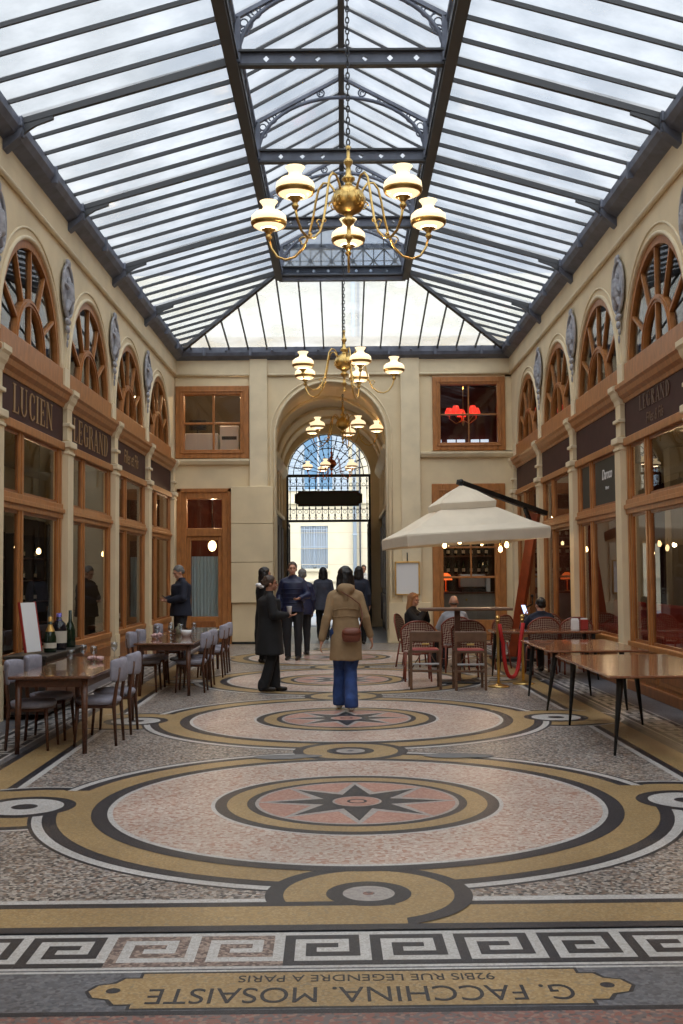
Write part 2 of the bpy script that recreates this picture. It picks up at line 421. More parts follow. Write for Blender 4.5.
# signature plate
plate = [(-.93, 4.06), (.93, 4.06), (.93, 4.10), (1.0, 4.10), (1.03, 4.15), (1.10, 4.17), (1.13, 4.23), (1.10, 4.29), (1.03, 4.31), (1.0, 4.36), (.93, 4.36), (.93, 4.41),
         (-.93, 4.41), (-.93, 4.36), (-1.0, 4.36), (-1.03, 4.31), (-1.10, 4.29), (-1.13, 4.23), (-1.10, 4.17), (-1.03, 4.15), (-1.0, 4.10), (-.93, 4.10)]
plate = [(u*.915-.075, v+.09) for u, v in plate]
fpoly([(-.075+(u+.075)*1.015, 4.325+(v-4.325)*1.10) for u, v in plate], 2, T_dark); fpoly(plate, 3, T_gold)
fdisc(-1.017, 4.325, .028, 4, T_dark, 20); fdisc(.867, 4.325, .028, 4, T_dark, 20)
# guilloche of large and small roundels
bigs = [7.75+4.40*k for k in range(4)]
for i, v in enumerate(bigs):
    for s in (-1, 1):                                        # side links
        fdisc(s*2.27, v-.05, .72, 7, T_white, 64); fdisc(s*2.27, v-.05, .69, 7.4, T_dark, 64); fdisc(s*2.27, v-.05, .60, 7.8, T_gold, 64)
        frect(*sorted((s*2.27, s*2.86)), v-.55, v+.50, 7.9, T_gold)
    fdisc(0, v, 2.19, 8, T_dark); fdisc(0, v, 2.165, 9, T_white); fdisc(0, v, 2.10, 10, T_dark); fdisc(0, v, 2.01, 11, T_gold)
    for s in (-1, 1):
        frect(*sorted((s*1.95, s*2.7)), v-.02, v+.50, 11.5, T_gold)
        fdisc(s*2.27, v-.05, .345, 12, T_dark, 64); fdisc(s*2.27, v-.05, .262, 13, T_white, 64); fdisc(s*2.27, v-.05, .088, 14, T_dark, 32)
        frect(*sorted((s*2.27, s*2.86)), v-.34, v-.32, 12, T_dark)
smalls = [bigs[0]-2.195]+[v+2.195 for v in bigs]
for v in smalls:
    fdisc(0, v, .51, 15, T_dark, 64); fdisc(0, v, .42, 16, T_gold, 64); fdisc(0, v, .21, 17, T_dark, 48)
    fdisc(0, v, .128, 18, T_pale, 40); fdisc(0, v, .03, 19, T_slate, 20)
# the end band runs over the foot of the first small roundel, like a braid
frect(-2.8, .12, 5.36, 5.43, 19.6, T_dark); frect(-2.8, .16, 5.08, 5.36, 20, T_gold); frect(-2.8, 2.8, 5.0, 5.08, 20.3, T_dark)
fdisc(0, smalls[0], .21, 20.6, T_dark, 48); fdisc(0, smalls[0], .128, 20.9, T_pale, 40); fdisc(0, smalls[0], .03, 21.2, T_red2, 20)
for v in bigs:
    fdisc(0, v, 1.79, 17.5, T_dark); fdisc(0, v, 1.685, 18.5, T_white); fdisc(0, v, 1.65, 19.5, T_pink)
    fdisc(0, v, 1.0, 20.5, T_white); fdisc(0, v, .973, 21.5, T_dark); fdisc(0, v, .892, 22.5, T_gold); fdisc(0, v, .756, 23.5, T_dark)
    fdisc(0, v, .70, 24.5, T_pale); fdisc(0, v, .675, 25.5, T_red)
    def star(ro, ri, l, m_):
        fpoly([((ro if k % 2 == 0 else ri)*math.cos(k*PI/8), v+(ro if k % 2 == 0 else ri)*math.sin(k*PI/8)) for k in range(16)], l, m_)
    star(.70, .34, 26.5, T_pale); star(.60, .25, 27.5, T_dark)
    fdisc(0, v, .17, 28.5, T_pale, 40); fdisc(0, v, .155, 29.5, T_red, 40); fring(0, v, .05, .07, 30.5, T_dark, 32)
for pu, pv, ru, rv in ((-.60, 9.62, .24, .11), (.88, 9.62, .26, .12), (-.45, 9.66, .2, .09), (1.05, 9.60, .18, .09)):      # cement repairs
    fpoly([(pu+ru*math.cos(a)*(1+.06*math.sin(3*a)), pv+rv*math.sin(a)) for a in [2*PI*k/28 for k in range(28)]], 31+pu*.3+pv*.01, CEM)
floor = struct(F.build('floor', fixn=False))
def floor_text(t, size, u, v, sx, off=0.0):
    o = text_mesh(t, size, .0002, T_dark, 'mosaic_lettering', sx=sx, offset=off)
    p = uv(u, v, .0018); o.location = p; o.rotation_euler = (0, 0, PI+TH); o.parent = floor
    return o
floor_text('G. FACCHINA. MOSAISTE', .215, -.075, 4.270, .668, .0)
floor_text('92BIS RUE LEGENDRE A PARIS', .10, -.05, 4.435, .76, .0)

# ================================================================= WALLS, BAYS
W = 3.85
tn = [0]
def trim(mb):
    tn[0] += 1; return struct(mb.build('trim_%d' % tn[0]))
BY = [4.15+3.15*k for k in range(7)]         # bay centres 4.15 ... 23.05
BY = [y for y in BY if y > 6]
PY = [BY[0]-1.575]+[y+1.575 for y in BY]      # pilaster centres
AZ, AR = 4.33, 1.36
def arcpts(n=28): return [(math.cos(PI*k/n), math.sin(PI*k/n)) for k in range(n+1)]
for s, nm in ((-1, 'left'), (1, 'right')):
    w = MB()
    for yc in BY:
        A = [(yc-c*AR, AZ+sn*AR) for c, sn in arcpts()]
        for k in range(len(A)-1):
            (a, b), (c, d) = A[k], A[k+1]
            w.add([(s*W, a, b), (s*W, c, d), (s*W, c, 6.6), (s*W, a, 6.6)], [(0, 1, 2, 3)], M['cream'])
            w.add([(s*W, a, b), (s*W, c, d), (s*(W+.16), c, d), (s*(W+.16), a, b)], [(0, 1, 2, 3)], M['cream'])
        for e in (-1, 1):
            y0 = yc+e*AR; y1 = yc+e*1.575
            w.add([(s*W, y0, 4.1), (s*W, y1, 4.1), (s*W, y1, 6.6), (s*W, y0, 6.6)], [(0, 1, 2, 3)], M['cream'])
            w.add([(s*W, y0, 4.1), (s*(W+.16), y0, 4.1), (s*(W+.16), y0, AZ), (s*W, y0, AZ)], [(0, 1, 2, 3)], M['cream'])
    w.box(s*W, s*(W+.25), PY[-1], 25.2, 0, 6.6, M['cream'])
    w.box(s*W, s*(W+.25), -4, PY[0], 0, 6.6, M['cream'])
    w.box(s*W, s*(W+.25), -4, 25.2, 6.58, 6.9, M['cream'])
    # cornice fascia with a small roll under it
    cor = MB(); cor.box(s*(W-.05), s*W, -4, 25.2, 6.12, 6.47, M['cream'])
    cor.tube([(s*(W-.03), -4, 6.11), (s*(W-.03), 25.2, 6.11)], .035, M['cream_trim'], 8)
    for yc in BY:                                    # archivolt mouldings
        for rr, tt in ((AR+.03, .030), (AR+.15, .016)):
            cor.tube([(s*(W-.005), yc-c*rr, AZ+sn*rr) for c, sn in arcpts()], tt, M['cream_trim'], 6)
    struct(w.build('wall_'+nm)); trim(cor)
for s in (-1, 1):                                      # pilasters with capital, console and block
    for y in PY:
        if y > 24.7: pass
        p = MB(); X = lambda d: s*(W-d)
        p.box(X(-.1), X(.10), y-.15, y+.15, .0, 3.30, M['cream'])
        p.box(X(-.1), X(.115), y-.16, y+.16, .0, .60, M['orange_dk'] if False else M['cream'])
        p.box(X(0), X(.12), y-.16, y+.16, 3.22, 3.26, M['cream_trim'], .01)
        p.box(X(0), X(.145), y-.175, y+.175, 3.31, 3.40, M['cream_trim'], .015)
        p.box(X(-.1), X(.08), y-.13, y+.13, 3.42, 4.0, M['cream'])
        p.box(X(0), X(.12), y-.15, y+.15, 3.60, 3.65, M['cream_trim'], .01)
        p.prism([(X(0), 3.84), (X(.085), 3.85), (X(.10), 3.91), (X(.13), 3.95), (X(.15), 4.01), (X(.18), 4.04), (X(.18), 4.10), (X(0), 4.14)], 'y', y-.15, y+.15, M['cream_trim'])
        p.box(X(0), X(.05), y-.13, y+.13, 4.12, 4.42, M['cream_trim'], .01)
        trim(p)

# serif capitals drawn from strokes (unit height)
def arc2(cx, cy, rx, ry, a0, a1, t0, t1, n=14):
    q = []
    for k in range(n):
        P_ = []
        for a in (a0+(a1-a0)*k/n, a0+(a1-a0)*(k+1)/n):
            c, sn = math.cos(R(a)), math.sin(R(a)); t = t0+(t1-t0)*abs(c)
            P_.append(((cx+rx*c, cy+ry*sn), (cx+(rx-t)*c, cy+(ry-min(t, t0))*sn)))
        q.append([P_[0][0], P_[1][0], P_[1][1], P_[0][1]])
    return q
def rc(a, b, c, d): return [(a, c), (b, c), (b, d), (a, d)]
def stem(x, t=.15, lo=0, hi=1): return [rc(x, x+t, lo, hi), rc(x-.06, x+t+.06, 0, .045) if lo == 0 else rc(x, x+t, lo, lo+.01), rc(x-.06, x+t+.06, .955, 1) if hi == 1 else rc(x, x+t, hi-.01, hi)]
GL = {
 'L': (.56, stem(.07)+[rc(.07, .50, 0, .05), [(.42, 0), (.52, 0), (.52, .28), (.48, .1)]]),
 'U': (.68, stem(.07, .15, .25)+[rc(.52, .57, .25, 1), rc(.46, .63, .955, 1)]+arc2(.32, .27, .25, .28, 180, 360, .06, .10)),
 'C': (.62, arc2(.34, .5, .29, .51, 50, 310, .05, .16)+[rc(.50, .56, .68, .95), rc(.50, .56, .08, .22)]),
 'I': (.30, stem(.075)),
 'E': (.56, stem(.07)+[rc(.07, .49, 0, .05), rc(.07, .49, .95, 1), rc(.2, .38, .48, .53), rc(.35, .39, .40, .61), rc(.45, .50, 0, .24), rc(.45, .50, .76, 1)]),
 'N': (.70, stem(.07, .05)+stem(.56, .05)+[[(.04, 1), (.20, 1), (.61, 0), (.50, 0)]]),
 'G': (.68, arc2(.34, .5, .29, .51, 50, 315, .05, .16)+[rc(.50, .56, .68, .95), rc(.44, .59, .05, .42), rc(.40, .64, .40, .445)]),
 'R': (.66, stem(.07)+arc2(.28, .75, .25, .25, -90, 90, .05, .15)+[rc(.2, .3, .95, 1), rc(.2, .3, .5, .55), [(.28, .52), (.42, .52), (.63, 0), (.47, 0)]]),
 'A': (.66, [[(.27, 1), (.36, 1), (.11, 0), (.06, 0)], [(.27, 1), (.39, 1), (.64, 0), (.47, 0)], rc(.16, .46, .30, .345), rc(.0, .17, 0, .045), rc(.42, .70, 0, .045)]),
 'D': (.66, stem(.07)+arc2(.24, .5, .37, .5, -90, 90, .05, .16)+[rc(.2, .25, 0, .05), rc(.2, .25, .95, 1)]),
}
def lettering(txt, h, wtot, ctr, s, mt, name, parent):
    """letters on a side wall; they read along +Y on the left wall and -Y on the right wall"""
    tot = sum(GL[c][0] for c in txt)+.10*(len(txt)-1); k = wtot/tot; x = -wtot/2
    b = MB()
    for c in txt:
        for j, poly in enumerate(GL[c][1]):
            pts = [((x+u*k)*(1 if s < 0 else -1)+ctr[1], ctr[2]+(v-.5)*h) for u, v in poly]
            b.prism(pts, 'x', ctr[0], ctr[0]-s*(.006+.0004*j), mt)
        x += (GL[c][0]+.10)*k
    return b.build(name, parent)

wn = [0]
def storefront(s, yc, idx):
    wn[0] += 1
    e = struct(empty('window_%d' % wn[0], (s*W, yc, 0)))
    inv = Matrix.Translation((-s*W, -yc, 0))
    def fin(mb, name, par=e): mb.xf(inv); return mb.build(name, par)
    X = lambda d: s*(W-d)
    a = yc-1.435; b = yc+1.435
    # positions of posts (narrow light towards the camera on the left side, away from it on the right)
    if s < 0: posts = [(a, a+.20), (a+.88, a+1.08), (b-.20, b)]
    else: posts = [(a, a+.20), (b-1.08, b-.88), (b-.20, b)]
    o = M['orange']
    fr = MB()
    for (p, q) in posts:
        fr.box(X(-.035), X(.015), p, q, .56, 3.30, o, .012)
        m_ = (p+q)/2; fr.box(X(.012), X(.03), m_-.035, m_+.035, .64, 3.27, o, .01)
    fr.box(X(-.06), X(.05), a, b, .56, .645, o, .012)
    fr.box(X(-.06), X(.035), a, b, 2.34, 2.54, o, .012); fr.box(X(.03), X(.065), a, b, 2.41, 2.47, o, .01)
    fr.box(X(-.06), X(.06), a, b, 3.27, 3.38, o, .012)
    for (p, q) in ((posts[0][1], posts[1][0]), (posts[1][1], posts[2][0])):     # beads round every pane
        for (z0, z1) in ((.645, 2.34), (2.54, 3.27)):
            for (c, d, f, g) in ((p, p+.022, z0, z1), (q-.022, q, z0, z1), (p, q, z0, z0+.035), (p, q, z1-.035, z1)):
                fr.box(X(-.03), X(-.002), c, d, f, g, M['orange_dk'])
    fin(fr, 'window_frame')
    g = MB()
    for (p, q) in ((posts[0][1], posts[1][0]), (posts[1][1], posts[2][0])):
        for (z0, z1) in ((.645, 2.34), (2.54, 3.27)):
            g.add([(X(-.018), p, z0), (X(-.018), q, z0), (X(-.018), q, z1), (X(-.018), p, z1)], [(0, 1, 2, 3)], M['glass'])
    fin(g, 'glass_pane')
    r = MB()
    r.box(X(-.06), X(.03), a, b, 0, .56, o); r.box(X(0), X(.07), a, b, 0, .13, M['orange_dk'], .01)
    for (p, q) in ((a+.1, yc-.05), (yc+.05, b-.1)):
        r.box(X(.03), X(.045), p, q, .18, .50, o, .01)
        r.box(X(.04), X(.055), p+.06, q-.06, .24, .44, M['orange_dk'], .008)
    fin(r, 'stall_riser')
    sg = MB(); sg.box(X(-.1), X(.02), a, b, 3.38, 3.88, M['sign']); sp = fin(sg, 'sign_board')
    co = MB()
    co.prism([(X(-.1), 3.86), (X(.035), 3.86), (X(.05), 3.91), (X(.10), 3.95), (X(.12), 4.01), (X(.155), 4.04), (X(.155), 4.09), (X(-.1), 4.12)], 'y', a+.01, b-.01, o)
    co.box(X(-.16), X(.035), a+.05, b-.05, 4.08, 4.39, o, .012)
    fin(co, 'wooden_cornice')
    # fan-light
    fr = MB()
    def ring(r0, r1, d0, d1):
        n = 32
        for k in range(n):
            t0, t1 = PI*k/n, PI*(k+1)/n
            v = [(X(d), yc+rr*math.cos(t), AZ+rr*math.sin(t)) for d in (d0, d1) for rr, t in ((r0, t0), (r1, t0), (r1, t1), (r0, t1))]
            fr.add(v, [(0, 1, 2, 3), (7, 6, 5, 4), (1, 5, 6, 2), (0, 3, 7, 4)], o)
    ring(1.265, 1.37, -.08, -.01); ring(.565, .655, -.08, -.01); ring(.60, .62, -.012, .005)
    for an in (30, 60, 90, 120, 150):
        c, sn = math.cos(R(an)), math.sin(R(an))
        fr.bar((X(-.045), yc+.64*c, AZ+.64*sn), (X(-.045), yc+1.28*c, AZ+1.28*sn), .04, .05, o, up=(1, 0, 0))
    fr.bar((X(-.045), yc, AZ), (X(-.045), yc, AZ+.58), .045, .05, o, up=(1, 0, 0))
    fin(fr, 'fanlight_frame')
    g = MB(); n = 28
    pts = [(X(-.055), yc+1.3*math.cos(PI*k/n), AZ+1.3*math.sin(PI*k/n)) for k in range(n+1)]
    g.add(pts, [tuple(range(n+1))], M['glass']); fin(g, 'fanlight_glass')
    # small tilted vent casements catch the light
    if idx < 5:
        for (dy, z) in ((-.95*s*-1, AZ+.78), (-.82*s*-1, AZ+.30)):
            v = MB(); yy = yc-dy*s*-1
            v.bar((X(-.02), yc+(.78), z-.08), (X(.10), yc+(.92), z+.12), .03, .008, M['white'], up=(1, 0, 0)) if False else None
    return e, sp
signs = {}
for i, yc in enumerate(BY):
    for s in (-1, 1):
        e, sp = storefront(s, yc, i); signs[(s, i)] = (e, sp, yc)
iv = {round(y, 2): i for i, y in enumerate(BY)}
def sgn(s, k):  return signs[(s, k)]
nb = len(BY)   # visible bays are the last four
def wall_text(s, k, txt, h, wt, z, mt, name='sign_lettering'):
    e, sp, yc = sgn(s, k)
    b = lettering(txt, h, wt, (s*(W-.022), yc, z), s, mt, name, sp)
    for v in b.data.vertices: v.co.x -= s*W; v.co.y -= yc
wall_text(-1, nb-4, 'LUCIEN', .34, 1.75, 3.64, M['gold_letter'])
wall_text(-1, nb-3, 'LEGRAND', .34, 2.3, 3.64, M['gold_letter'])
wall_text(1, nb-4, 'LEGRAND', .19, 1.35, 3.74, M['faded_letter'])
def script_text(s, k, txt, size, z, mt, y=0, sx=1.0, d=.024, name='sign_lettering', par=None):
    e, sp, yc = sgn(s, k)
    o = text_mesh(txt, size, .003, mt, name, shear=.25, sx=sx)
    o.rotation_euler = (R(90), 0, R(90) if s < 0 else R(-90)); o.location = (-s*d, y, z); o.parent = par or sp
    return o
script_text(-1, nb-2, 'Filles et Fils', .34, 3.64, M['gold_letter'], sx=.85)
script_text(1, nb-4, 'Filles & Fils', .20, 3.50, M['faded_letter'], sx=.85)
# black panel with a small white script in the wide upper light of the second right bay
e, sp, yc = sgn(1, nb-3)
pn = MB(); pn.box(.012, .03, -1.19, .26, 2.54, 3.27, M['blacksign']); pn.box(.012, .03, .58, 1.18, 2.54, 3.27, M['blacksign'])
pnl = pn.build('black_panel', e)
script_text(1, nb-3, 'Daroco', .22, 3.00, M['white'], y=-.5, sx=.9, d=-.008, par=pnl)
script_text(1, nb-3, 'bistrot', .07, 2.80, M['white'], y=-.5, d=-.008, par=pnl)

# carved plaques between the arches
def plaque():
    b = MB()
    b.ball((0, 0, 0), (.02, .29, .36), M['relief'], 20)
    b.tube([(.02, .29*math.cos(t), .36*math.sin(t)) for t in [2*PI*k/28 for k in range(28)]], .022, M['relief'], 6, closed=True)
    b.ball((.03, 0, .13), (.035, .065, .07), M['relief'], 10); b.cap((.03, 0, .06), (.03, .02, -.12), .075, .085, M['relief'])
    b.cap((.035, .03, .03), (.04, .19, -.10), .03, .022, M['relief']); b.cap((.035, -.03, .03), (.04, -.20, .06), .03, .022, M['relief'])
    b.cap((.03, .0, -.12), (.03, -.09, -.27), .06, .035, M['relief']); b.cap((.03, .03, -.12), (.03, .11, -.26), .05, .03, M['relief'])
    b.ball((.02, 0, .40), (.03, .12, .05), M['relief'], 10); b.ball((.02, .06, .37), (.025, .04, .04), M['relief'], 8); b.ball((.02, -.06, .37), (.025, .04, .04), M['relief'], 8)
    b.ball((.02, 0, -.42), (.035, .13, .05), M['relief'], 10); b.ball((.02, 0, -.53), (.03, .08, .06), M['relief'], 10)
    b.ball((.015, .03, -.63), (.022, .03, .05), M['relief'], 8); b.ball((.015, 0, -.73), (.018, .02, .06), M['relief'], 8)
    b.v = [(max(x, 0), y, z) for x, y, z in b.v]; return b.build('carved_plaque')
pq = None
where = ['nearest the camera', 'second from the camera', 'third from the camera', 'farthest from the camera']
for s, nm in ((-1, 'left'), (1, 'right')):
    for k, y in enumerate(PY[nb-4:nb]):
        if pq is None: pq = o = plaque()
        else: o = pq.copy(); C.objects.link(o)
        place(o, (s*(W-.025), y, 5.50), 0 if s < 0 else PI)
        tag(o, 'grey carved oval plaque with pendant on %s wall, %s' % (nm, where[k]), 'plaque', 'carved plaques between the arched windows')

# ---------------------------------------------------------------- back wall
bw = MB(); cr = M['cream']; Y0, Y1 = 25.2, 25.5
acx, ar, asz = -.29, 1.265, 4.68
aL, aR_ = acx-ar, acx+ar
bw.box(-4.1, -2.15, Y0, Y1, 5.87, 7.0, cr); bw.box(-2.15, aL, Y0, Y1, 3.5, 7.0, cr); bw.box(-2.57, aL, Y0, Y1, 0, 3.5, cr)
bw.box(-4.1, -2.15, Y0, Y1, 3.5, 4.21, cr); bw.box(-4.1, -3.77, Y0, Y1, 0, 3.5, cr); bw.box(-4.1, -3.83, Y0, Y1, 4.2, 5.9, cr)
bw.box(aR_, 2.0, Y0, Y1, 0, 7.0, cr); bw.box(2.0, 4.1, Y0, Y1, 3.59, 4.35, cr); bw.box(2.0, 4.1, Y0, Y1, 6.04, 7.0, cr)
bw.box(3.67, 4.1, Y0, Y1, 0, 3.6, cr); bw.box(3.70, 4.1, Y0, Y1, 4.3, 6.1, cr); bw.box(2.0, 2.04, Y0, Y1, 4.3, 6.1, cr)
n = 32
def archfill(b, cx, r, sz, y, y2, top, mt):
    for k in range(n):
        t0, t1 = PI*k/n, PI*(k+1)/n
        p = [(cx+r*math.cos(t), sz+r*math.sin(t)) for t in (t0, t1)]
        for yy in (y, y2): b.add([(p[0][0], yy, p[0][1]), (p[1][0], yy, p[1][1]), (p[1][0], yy, top), (p[0][0], yy, top)], [(0, 1, 2, 3)], mt)
        b.add([(p[0][0], y, p[0][1]), (p[1][0], y, p[1][1]), (p[1][0], y2, p[1][1]), (p[0][0], y2, p[0][1])], [(0, 1, 2, 3)], mt)
archfill(bw, acx, ar, asz, Y0, 25.9, 7.0, cr)
bw.box(aL-.25, aL, Y1, 25.9, 0, 6.3, cr); bw.box(aR_, aR_+.25, Y1, 25.9, 0, 6.3, cr)
bw.box(-4.1, 4.1, Y0-.05, Y0+.1, 6.13, 6.50, M['cream_trim']); bw.tube([(-3.85, Y0-.03, 6.12), (3.85, Y0-.03, 6.12)], .035, M['cream_trim'], 8)
struct(bw.build('wall_back'))
t = MB()   # arch moulding
for rr, tt in ((ar+.02, .03), (ar+.12, .018)):
    t.tube([(acx-rr, Y0-.01, 0.3)]+[(acx-rr*c, Y0-.01, asz+sn*rr) for c, sn in arcpts(36)]+[(acx+rr, Y0-.01, .3)], tt, M['cream_trim'], 6)
trim(t)
t = MB()   # stone pier left of the arch: panels, joint lines, black foot
for z0, z1 in ((.93, 1.83), (1.84, 2.70), (2.71, 3.55)): t.box(-2.55, -1.60, Y0-.17, Y0, z0, z1, cr, .006)
t.box(-2.53, -1.62, Y0-.10, Y0, .05, .92, cr); t.box(-2.54, -1.61, Y0-.11, Y0, 0, .05, M['black'])
t.box(-2.13, -1.73, Y0-.10, Y0, 3.55, 6.5, M['cream_trim'], .006)
trim(t)
t = MB(); t.box(1.31, 1.74, Y0-.10, Y0, .05, 6.5, M['cream_trim'], .006); t.box(1.05, 1.30, Y0-.04, Y0, .9, 1.0, cr); t.box(1.0, 1.95, Y0-.12, Y0, 0, .9, cr, .01); trim(t)
t = MB()   # string courses under the upper windows
t.prism([(Y0, 4.05), (Y0-.08, 4.07), (Y0-.12, 4.14), (Y0-.12, 4.18), (Y0, 4.2)], 'x', -3.85, -2.14, M['cream_trim'])
t.prism([(Y0, 4.18), (Y0-.08, 4.2), (Y0-.12, 4.27), (Y0-.12, 4.31), (Y0, 4.33)], 'x', 1.75, 3.85, M['cream_trim'])
trim(t)
ew = MB(); ew.box(-4.1, 4.1, -4.3, -4.0, 0, 7.0, cr); struct(ew.build('wall_front'))

def back_window(x0, x1, z0, z1, fw, mull, glass_rects, name_extra=None):
    wn[0] += 1; e = struct(empty('window_%d' % wn[0], ((x0+x1)/2, Y0, z0)))
    inv = Matrix.Translation((-(x0+x1)/2, -Y0, -z0))
    f = MB(); o = M['orange']
    for a, b, c, d in ((x0, x0+fw, z0, z1), (x1-fw, x1, z0, z1), (x0+fw, x1-fw, z1-fw, z1), (x0+fw, x1-fw, z0, z0+fw)): f.box(a, b, Y0-.05, Y0+.15, c, d, o, .015)
    k = fw*.55
    for a, b, c, d in ((x0+k, x0+k+.03, z0+k, z1-k), (x1-k-.03, x1-k, z0+k, z1-k), (x0+k, x1-k, z1-k-.03, z1-k), (x0+k, x1-k, z0+k, z0+k+.03)): f.box(a, b, Y0-.075, Y0, c, d, o, .01)
    for a, b, c, d in mull: f.box(a, b, Y0-.02, Y0+.1, c, d, o, .008)
    f.xf(inv); f.build('window_frame', e)
    g = MB()
    for a, b, c, d in glass_rects: g.add([(a, Y0+.06, c), (b, Y0+.06, c), (b, Y0+.06, d), (a, Y0+.06, d)], [(0, 1, 2, 3)], M['glass'])
    g.xf(inv); g.build('glass_pane', e)
    return e
back_window(-3.83, -2.15, 4.21, 5.87, .20, [(-2.985, -2.94, 4.4, 5.7), (-3.65, -2.3, 4.99, 5.035)], [(-3.65, -2.3, 4.38, 5.70)])
back_window(2.04, 3.70, 4.35, 6.04, .18, [(2.855, 2.88, 4.5, 5.9), (2.2, 3.53, 5.16, 5.19)], [(2.2, 3.53, 4.5, 5.88)])
back_window(2.0, 3.67, .04, 3.59, .25, [(2.2, 3.5, .04, .50), (2.2, 3.5, 2.83, 3.0), (2.2, 3.5, 2.12, 2.16), (2.2, 3.5, 1.44, 1.49), (2.86, 2.895, 1.47, 2.85)], [(2.2, 3.5, .48, 2.85), (2.2, 3.5, 3.0, 3.4)])
# glazed door at the left
de = struct(empty('door_1', (-3.17, Y0, 0))); inv = Matrix.Translation((3.17, -Y0, 0)); o = M['orange']
f = MB()
for a, b, c, d in ((-3.77, -3.57, 0, 3.5), (-2.77, -2.57, 0, 3.5), (-3.57, -2.77, 3.28, 3.5), (-3.57, -2.77, 2.43, 2.62)): f.box(a, b, Y0-.06, Y0+.14, c, d, o, .015)
for a, b in ((-3.79, -3.70), (-2.64, -2.55)): f.box(a, b, Y0-.09, Y0, 0, 3.52, o, .012)
f.box(-3.79, -2.55, Y0-.09, Y0, 3.43, 3.52, o, .012)
f.xf(inv); f.build('door_frame', de)
f = MB()
for a, b, c, d in ((-3.57, -3.48, .04, 2.43), (-2.86, -2.77, .04, 2.43), (-3.48, -2.86, 2.34, 2.43), (-3.48, -2.86, .04, .62)): f.box(a, b, Y0-.02, Y0+.06, c, d, o, .01)
f.box(-3.42, -2.92, Y0-.035, Y0, .14, .52, M['orange_dk'], .01); f.xf(inv); lf = f.build('door_leaf', de)
f = MB(); f.cap((-3.525, Y0-.05, 1.0), (-3.525, Y0-.05, 1.18), .012, .012, M['brass']); f.xf(inv); f.build('door_handle', lf)
f = MB(); f.add([(-3.48, Y0+.03, .6), (-2.86, Y0+.03, .6), (-2.86, Y0+.03, 2.35), (-3.48, Y0+.03, 2.35)], [(0, 1, 2, 3)], M['glass'])
f.add([(-3.57, Y0+.03, 2.62), (-2.77, Y0+.03, 2.62), (-2.77, Y0+.03, 3.28), (-3.57, Y0+.03, 3.28)], [(0, 1, 2, 3)], M['glass'])
f.xf(inv); f.build('glass_pane', de)

# ---------------------------------------------------------------- rooms behind the glass
def room(name, x0, x1, y0, y1, z0, z1, mw, mf, mc, open_side, far=None):
    P = {'x0': (x0-.03, x0, y0, y1, z0, z1), 'x1': (x1, x1+.03, y0, y1, z0, z1), 'y0': (x0, x1, y0-.03, y0, z0, z1), 'y1': (x0, x1, y1, y1+.03, z0, z1)}
    wd = {'x0': 'west', 'x1': 'east', 'y0': 'near', 'y1': 'far'}
    for k, v in P.items():
        if k != open_side: b = MB(); b.box(*v, far if (far and k == {'x0': 'x1', 'x1': 'x0', 'y0': 'y1'}.get(open_side)) else mw); struct(b.build(name+'_'+wd[k]))
    b = MB(); b.box(x0, x1, y0, y1, z0-.03, z0, mf); struct(b.build(name.replace('wall', 'floor')))
    b = MB(); b.box(x0, x1, y0, y1, z1, z1+.03, mc); struct(b.build(name.replace('wall', 'ceiling')))
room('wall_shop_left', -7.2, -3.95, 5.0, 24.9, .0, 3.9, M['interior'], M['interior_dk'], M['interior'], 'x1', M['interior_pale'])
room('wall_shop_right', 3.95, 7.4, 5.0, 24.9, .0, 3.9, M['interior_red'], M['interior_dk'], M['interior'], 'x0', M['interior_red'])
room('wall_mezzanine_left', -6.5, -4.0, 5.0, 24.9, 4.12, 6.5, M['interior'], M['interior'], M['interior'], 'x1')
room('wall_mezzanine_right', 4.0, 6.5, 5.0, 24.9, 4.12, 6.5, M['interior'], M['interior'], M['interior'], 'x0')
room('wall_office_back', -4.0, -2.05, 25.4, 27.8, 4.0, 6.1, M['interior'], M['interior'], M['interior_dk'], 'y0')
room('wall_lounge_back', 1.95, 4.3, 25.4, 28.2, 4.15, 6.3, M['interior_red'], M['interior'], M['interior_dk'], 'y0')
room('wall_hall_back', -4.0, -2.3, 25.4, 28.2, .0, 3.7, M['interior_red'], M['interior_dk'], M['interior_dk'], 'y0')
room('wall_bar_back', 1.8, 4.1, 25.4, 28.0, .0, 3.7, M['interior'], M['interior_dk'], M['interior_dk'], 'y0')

# ---------------------------------------------------------------- passage beyond the arch and the street
pw = MB(); px0, px1 = -1.80, 1.10; pc = -.35; pr_ = 1.45
pw.box(px0-.2, px0, 25.9, 32.8, 3.2, 4.4, M['cream']); pw.box(px1, px1+.2, 25.9, 32.8, 3.2, 4.4, M['cream'])
pw.box(px0-.2, px0-.02, 25.9, 32.8, 0, 3.2, M['doordark']); pw.box(px1+.02, px1+.2, 25.9, 32.8, 0, 3.2, M['doordark'])
for k in range(5):                                              # panelled dark doors and white pilaster strips above
    y = 26.2+k*1.35
    for s, x in ((-1, px0), (1, px1)):
        for z0, z1 in ((.25, 1.0), (1.15, 2.9)): pw.box(x-s*.0, x+(-s)*.03, y, y+1.0, z0, z1, M['doordark'], .01)
        pw.box(x, x-s*.05, y+1.08, y+1.27, 3.25, 4.35, M['cream_trim'], .01)
for s, x in ((-1, px0), (1, px1)):
    pw.prism([(x, 4.35), (x-s*.06, 4.37), (x-s*.16, 4.50), (x-s*.18, 4.58), (x, 4.60)], 'y', 25.9, 32.75, M['cream_trim'])
    pw.box(x, x-s*.06, 25.9, 32.75, 3.15, 3.25, M['cream_trim'])
struct(pw.build('wall_passage'))
va = MB(); m_ = 24
